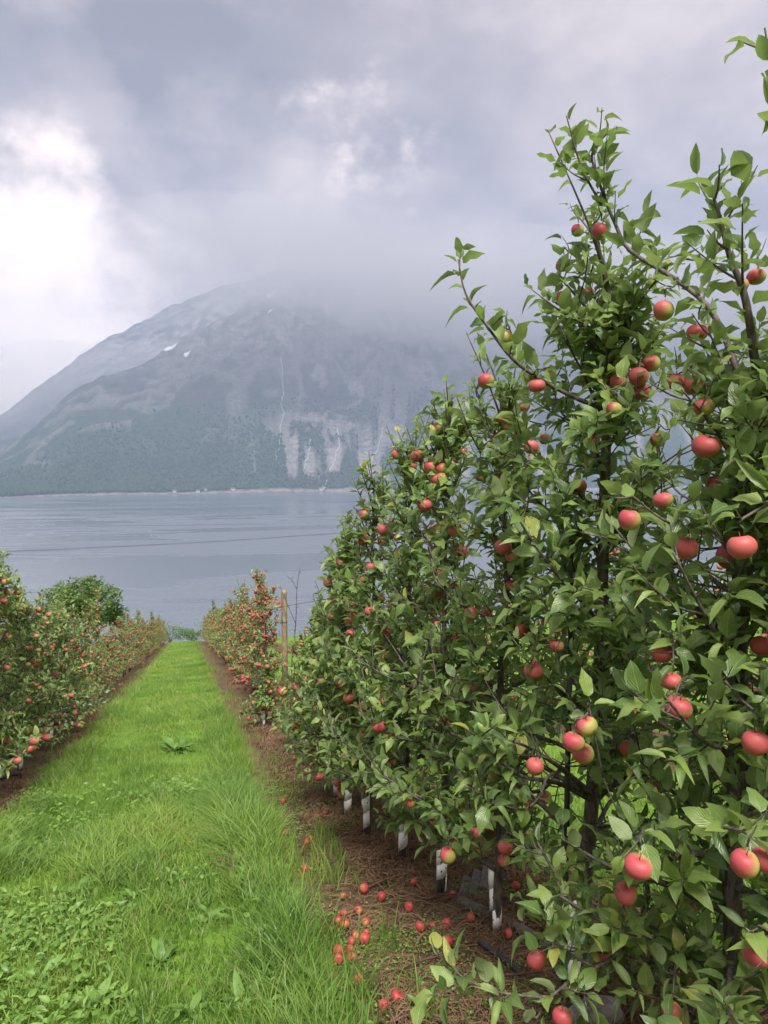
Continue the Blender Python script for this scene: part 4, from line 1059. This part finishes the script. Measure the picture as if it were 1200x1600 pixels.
# ------------------------------------------------------------------ single weeds
WT = [leaf_template(.17, .30, .30, .1, .12, .6), leaf_template(.13, .35, .45, -.2, .12, .7), leaf_template(.19, .20, .22, .2, .12, -.6)]
WM = [mesh_np('weed_leaf_%d' % i, V, tris=T, mat=M_WEED, uv=uv, attrs={'rnd': np.full(len(V), .3 * i)}) for i, (V, uv, T) in enumerate(WT)]
weeds = [(-.17, 9.24, 15, .34, 'big pale dock plant alone in the middle of the alley'), (.34, 4.31, 11, .22, 'dock plant with grey-green leaves beside the dead brown stem'),
         (.49, 3.34, 10, .20, 'dandelion rosette at the grass edge by the windfall apples'), (-.66, 4.56, 9, .18, 'broad-leaved weed at the far left of the alley'),
         (-.67, 3.46, 10, .2, 'dock rosette at the lower left picture edge'), (-.15, 3.45, 9, .19, 'broad-leaved weed left of the alley centre'),
         (.2, 2.97, 10, .2, 'dandelion at the bottom of the alley, right of its middle'), (.45, 3.74, 9, .18, 'leafy weed on the right grass edge above the dandelion'),
         (-.4, 3.19, 9, .2, 'dock rosette low on the left side of the alley'), (.09, 3.88, 8, .17, 'small broad weed in the middle of the near grass'),
         (-.34, 4.38, 8, .17, 'small weed among clover left of the middle'), (.53, 2.9, 8, .2, 'upright-leaved weed where the grass meets the bare strip'),
         (.86, 2.63, 7, .13, 'small leafy weed at the bottom edge of the bare strip'), (-.01, 2.95, 8, .18, 'weed at the bottom picture edge in the middle of the alley')]
for wi, (x, y, k, L, lab) in enumerate(weeds):
    root = empty('broadleaf_weed', (x, y, float(gz(x, y)))); tag(root, lab, 'weed', 'single weeds in the alley')
    r = np.random.default_rng(900 + wi)
    for j in range(k + 2):
        az = j * 2.4 + r.normal() * .5; el = r.uniform(.15, 1.0) * (1 if wi else 1.15)
        dv = np.array([[math.cos(az) * math.cos(el), math.sin(az) * math.cos(el), math.sin(el)]])
        F_ = frames(dv, np.array([[0, 0, 1.0]]) - dv * .2 + r.normal(size=(1, 3)) * .15)[0]; l = L * r.uniform(.4, .95) * (.85 if wi else 1.1)
        M = np.eye(4); M[:3, :3] = F_ * l; M[2, 3] = .008
        add('leaf', WM[r.integers(0, 3)], root, Matrix(M.tolist()))
stem = Geo(); r = np.random.default_rng(8)
for j in range(6):
    V, Q, T = tube(smooth_path([(r.normal() * .02, r.normal() * .02, 0), (r.normal() * .03, r.normal() * .03, .07), (r.normal() * .06, r.normal() * .06, .15)], 3), .003, 4); stem.put(V, Q, T)
o = add('dead_stem', stem.mesh('dead_stem', M_TWIG), None); o.location = (.24, 4.42, float(gz(.24, 4.42))); tag(o, 'tuft of dead dark brown stems in the alley grass', 'weed')

# ------------------------------------------------------------------ windfall apples
WL = {0: 'red windfall apple, topmost of the scatter beside the grass edge', 3: 'yellowish windfall apple with a red cheek alone in the straw', 4: 'large red windfall apple with a leaf beside the small cluster', 8: 'brownish windfall apple right of the small cluster',
      9: 'left of three deep red windfall apples in a row', 10: 'small middle one of three red windfall apples in a row', 11: 'right of three deep red windfall apples in a row', 12: 'red windfall apple left of the black-dotted guard',
      17: 'rotten brown windfall apple at the foot of the tight cluster', 19: 'leftmost apple of the lower windfall pair', 21: 'single red windfall apple low on the mossy strip', 22: 'pale bruised windfall apple at the bottom of the strip', 23: 'half-hidden windfall apple touching the pale bruised one',
      24: 'red windfall apple on the grass edge far up the strip', 25: 'bright red windfall apple among small leaves at the grass edge', 38: 'windfall apple in the grass furthest up the alley edge', 39: 'bright red windfall apple on straw beneath the low drooping branch',
      40: 'pale windfall apple by the dark stake at lower right', 34: 'split red windfall apple behind the forked trunk', 41: 'red windfall apple right of the black-dotted guard', 30: 'red windfall apple on the straw behind the leaning guards', 44: 'red windfall apple in the dark straw below the three in a row'}
fr = np.random.default_rng(4)
for i, (x, y) in enumerate(WF):
    rad = fr.uniform(.021, .029) * (.8 if i in (10, 14, 37) else 1)
    o = add('windfall_apple', WINDFALL[i % 2], None, Matrix.Translation((x, y, float(gz(x, y)) + rad * .80 + .004)) @ Matrix.Rotation(fr.random() * 6.28, 4, 'Z') @ Matrix.Rotation(fr.uniform(.4, 2.2), 4, 'X') @ Matrix.Scale(rad, 4))
    if i in WL: lab = WL[i]
    elif i in (5, 6, 7): lab = 'windfall apple in the small cluster of three by the grass edge'
    elif i in (13, 14, 15, 16, 18, 20): lab = 'red windfall apple in the tight cluster beside the grass edge'
    elif i in (32, 33): lab = 'one of two small pale windfall apples near the far grass'
    elif i in (26, 27, 28, 29, 36, 37, 42, 43): lab = 'small windfall apple further up the strip between the guards'
    else: lab = 'reddish windfall apple scattered in the straw of the near strip'
    tag(o, lab, 'apple', 'windfall apples on the ground')

# ------------------------------------------------------------------ posts, stakes, wires, litter
def stick(name, pts, rad, mat, lab, cat, sides=8, group=None):
    P = smooth_path(pts, 4); V, Q, T = tube(P - P[0], rad if not hasattr(rad, '__len__') else np.linspace(rad[0], rad[1], len(P)), sides); g = Geo(); g.put(V, Q, T)
    o = add(name, g.mesh(name, mat)); o.location = P[0]; return tag(o, lab, cat, group)
def G(x, y, h=0.0): return (x, y, float(gz(x, y)) + h)
def post(x, y, h, rad, lab):
    root = empty('wooden_post', G(x, y, -.05)); tag(root, lab, 'post', 'wooden trellis posts')
    P = np.array([(0, 0, 0), (.004, 0, h * .5), (0, .005, h * .97), (0, .005, h)]); V, Q, T = tube(P, [rad * 1.05, rad, rad * .97, rad * .9], 14); g = Geo(); g.put(V, Q, T)
    add('shaft', g.mesh('post_shaft', M_POST, True), root)
    for z in (h * .42, h * .74):
        a = np.linspace(0, 2 * math.pi, 15); g = Geo(); V, Q, T = tube(np.stack([np.cos(a) * rad * 1.04, np.sin(a) * rad * 1.04, 0 * a + z], -1), .004, 4, False); g.put(V, Q, T)
        add('wire_tie', g.mesh('wire_tie', M_HOSE), root)
post(1.62, 12.8, 2.12, .052, 'tall pale wooden post in the gap of the right-hand row')
post(1.75, 27.0, 2.2, .055, 'wooden post far down the right-hand row')
post(4.3, 17.5, 2.3, .05, 'wooden post of the next row, half hidden behind the front leaves')
stick('tree_stake', [G(1.66, 1.92, -.1), G(1.665, 1.925, 1.0), G(1.66, 1.92, 1.9)], .019, M_STAKE, 'dark green steel stake at the lower right edge', 'stake')
stick('tree_stake', [G(1.50, 2.68, -.1), G(1.505, 2.685, .9), G(1.52, 2.69, 1.9)], .012, M_HOSE, 'thin black stake beside the forked trunk', 'stake')
stick('support_stick', [G(1.17, 5.03, -.05), G(1.20, 5.0, .35), G(1.22, 4.98, .75)], .009, M_BAMBOO, 'thin reddish brown stick leaning by a white guard', 'stick')
for h_, nm in ((.62, 'lowest'), (1.15, 'middle'), (1.75, 'topmost')):
    pts = [(float(row_r(y)) + .03, y, float(ground_base(y)) + h_) for y in (.5, 1.8, 3.2, 4.6, 6, 9, 12.8, 20, 30)]
    stick('trellis_wire', pts, .0022, M_HOSE, '%s black trellis wire running through the right-hand row' % nm, 'wire', 4)
bare = Tree(G(1.5, 12.1), 2.3, 41)
root = empty('bare_sapling', G(1.55, 11.6)); tag(root, 'half-bare dark sapling leaning beside the tall wooden post', 'sapling')
for pts, r0 in (([(0, 0, 0), (.03, 0, .8), (.10, 0, 1.5), (.13, .05, 2.05), (.19, .05, 2.45)], .014), ([(.10, 0, 1.5), (-.06, .05, 1.9), (-.14, .05, 2.1)], .006), ([(.05, 0, 1.2), (.28, 0, 1.0), (.46, .0, .72)], .008), ([(.13, .05, 2.05), (.05, .05, 2.2), (.01, .05, 2.22)], .004)):
    g = Geo(); P = smooth_path(pts, 5); V, Q, T = tube(P, np.linspace(r0, .003, len(P)), 6); g.put(V, Q, T)
    for u in range(3, len(P), 3):
        V, Q, T = tube(np.array([P[u], P[u] + [.05 * (-1) ** u, 0, .05]]), [.0035, .002], 4); g.put(V, Q, T)
    add('branch', g.mesh('bare_branch', M_BARK), root)
# litter on the strip
root = stick('fallen_post', [G(1.40, 3.72, .0), G(1.47, 3.45, .012), G(1.55, 3.15, .012), G(1.63, 2.85, .006)], .028, M_GREYWOOD, 'old grey post lying along the foot of the trees', 'post', 10)
for k_ in range(3):
    pl = Geo(); V = np.array([(-.035, -.17, 0), (.035, -.17, 0), (.035, .17, 0), (-.035, .17, 0), (-.033, -.165, .011), (.033, -.165, .011), (.033, .165, .011), (-.033, .165, .011)])
    pl.put(V, [(0, 3, 2, 1), (4, 5, 6, 7), (0, 1, 5, 4), (1, 2, 6, 5), (2, 3, 7, 6), (3, 0, 4, 7)])
    o = add('board', pl.mesh('board', M_GREYWOOD, False)); o.location = G(1.50 + .085 * k_, 3.80 + .05 * k_, .002 + .004 * k_); o.rotation_euler = (-.12, .18, -.5)
    tag(o, ['nearest', 'middle', 'furthest'][k_] + ' of three short grey boards lying behind the leaning guard', 'board', 'grey boards')
stick('black_pipe', [G(1.30, 3.12, .015), G(1.33, 2.98, .02), G(1.36, 2.80, .012)], .013, M_HOSE, 'short black water pipe poking out of the straw', 'pipe')
stick('grey_pipe', [G(.88, 3.56, .012), G(.92, 3.46, .014)], .006, M_GREYWOOD, 'small pale grey pipe end beside the windfall apples', 'pipe')
stick('black_pipe', [G(-2.05, 8.2, .03), G(-1.9, 8.5, .05), G(-1.8, 8.7, .02)], .014, M_HOSE, 'black pipe end under the left-hand row', 'pipe')
twl = ['pruned twig lying across the mossy strip at the bottom', 'forked dead twig near the bottom windfall apples', 'long dead branch in the straw below the leaning guards', 'dead twig beside the grey boards',
       'reddish dead shoot right of the black-dotted guard', 'thin dead twig on straw under the drooping branch', 'dead twig at the mossy lower right of the strip', 'short dead twig by the bottom pale apple']
tws = [(.80, 2.95, .42, .3), (.74, 2.84, .2, 1.2), (.95, 4.0, .5, .15), (1.25, 3.75, .32, -.5), (1.5, 3.1, .4, -.6), (1.55, 2.5, .35, .7), (1.05, 2.72, .45, .1), (.72, 2.60, .25, -.4)]
for (x, y, L, a), lab in zip(tws, twl):
    e = np.array([math.cos(a), math.sin(a)]) * L; c = np.array([x, y])
    stick('fallen_twig', [G(*c, .014), G(*(c + e * .35 + [.0, .03]), .03), G(*(c + e * .7), .035), G(*(c + e), .02)], (.007, .002), M_TWIG, lab, 'twig', 5, 'dead twigs on the strip')
# stone
th = np.linspace(0, 2 * math.pi, 12, endpoint=False); V = []
for z, q in ((-.02, 1.0), (.03, 1.04), (.065, .80), (.085, .35)):
    rr = (.075 + .03 * vnoise(np.cos(th) * 1.5 + 3, np.sin(th) * 1.5 + z * 9, 14)) * q
    V.append(np.stack([np.cos(th) * rr * 1.25, np.sin(th) * rr * .8, z + .02 * vnoise(np.cos(th) * 2, np.sin(th) * 2 + q, 15)], -1))
V = np.concatenate(V + [np.array([[0.02, 0, .092]])]); i = np.arange(3)[:, None] * 12; j = np.arange(12)[None]; k = (j + 1) % 12
g = Geo(); g.put(V, np.stack([i + j, i + k, i + 12 + k, i + 12 + j], -1).reshape(-1, 4), [(48, 36 + q, 36 + (q + 1) % 12) for q in range(12)])
o = add('stone', g.mesh('stone', M_ROCK, False)); o.location = G(1.46, 2.36, 0); tag(o, 'flat grey stone on the straw at the bottom edge', 'stone')

# ------------------------------------------------------------------ trees and shrubs beyond the rows
def broadleaf(x, y, h, wd, lab, k=9000, leaf=.19, name='broadleaf_tree', cat='tree', group=None, seed=0):
    r = np.random.default_rng(seed); root = empty(name, G(x, y, -.1)); tag(root, lab, cat, group)
    g = Geo(); V, Q, T = tube(smooth_path([(0, 0, 0), (.05, 0, h * .3), (0, .05, h * .7)], 4), np.linspace(h * .03, h * .008, 9), 7); g.put(V, Q, T)
    ends = []
    for j in range(16):
        a = j * 2.4; e = r.uniform(.2, 1.2); L = wd * .5 * r.uniform(.6, 1.05); o_ = np.array([0, 0, h * r.uniform(.18, .6)])
        p = o_ + np.array([math.cos(a) * math.cos(e), math.sin(a) * math.cos(e), math.sin(e) * 1.1]) * L; p[2] = min(p[2], h * .92); ends.append(p)
        V, Q, T = tube(smooth_path([o_, (o_ + p) / 2 + [0, 0, .05 * h], p], 4), np.linspace(h * .012, h * .003, 9), 5); g.put(V, Q, T)
    add('trunk', g.mesh('broadleaf_trunk', M_BARK), root)
    cl = [p + r.normal(size=3) * wd * .10 for p in ends for _ in range(5)]; cl = np.array(cl); w_ = r.integers(0, len(cl), k)
    pos = cl[w_] + unit(r.normal(size=(k, 3))) * (wd * .13 * r.random((k, 1)) ** .5); pos[:, 2] = np.maximum(pos[:, 2], .15)
    fo = add('crown', scatter_mesh('crown', [LS], np.zeros(k, int), pos, frames(r.normal(size=(k, 3)), r.normal(size=(k, 3)) * .6 + [0, 0, 1]), leaf * r.uniform(.6, 1.2, k), M_BUSH), root); fo['kind'] = 'stuff'
broadleaf(-4.9, 38.2, 4.3, 3.4, 'round green leafy tree standing behind the left-hand row', seed=1)
for q, (x, y, h, wd, lab) in enumerate([(-1.6, 66, 1.5, 2.6, 'low dark shrub left of the alley end'), (.2, 67.5, 1.2, 2.4, 'low dark shrub closing the end of the alley'), (2.0, 66.5, 1.7, 2.8, 'dark shrub right of the alley end')]):
    broadleaf(x, y, h, wd, lab, 1500, .13, 'shrub', 'shrub', 'shrubs at the end of the alley', 20 + q)
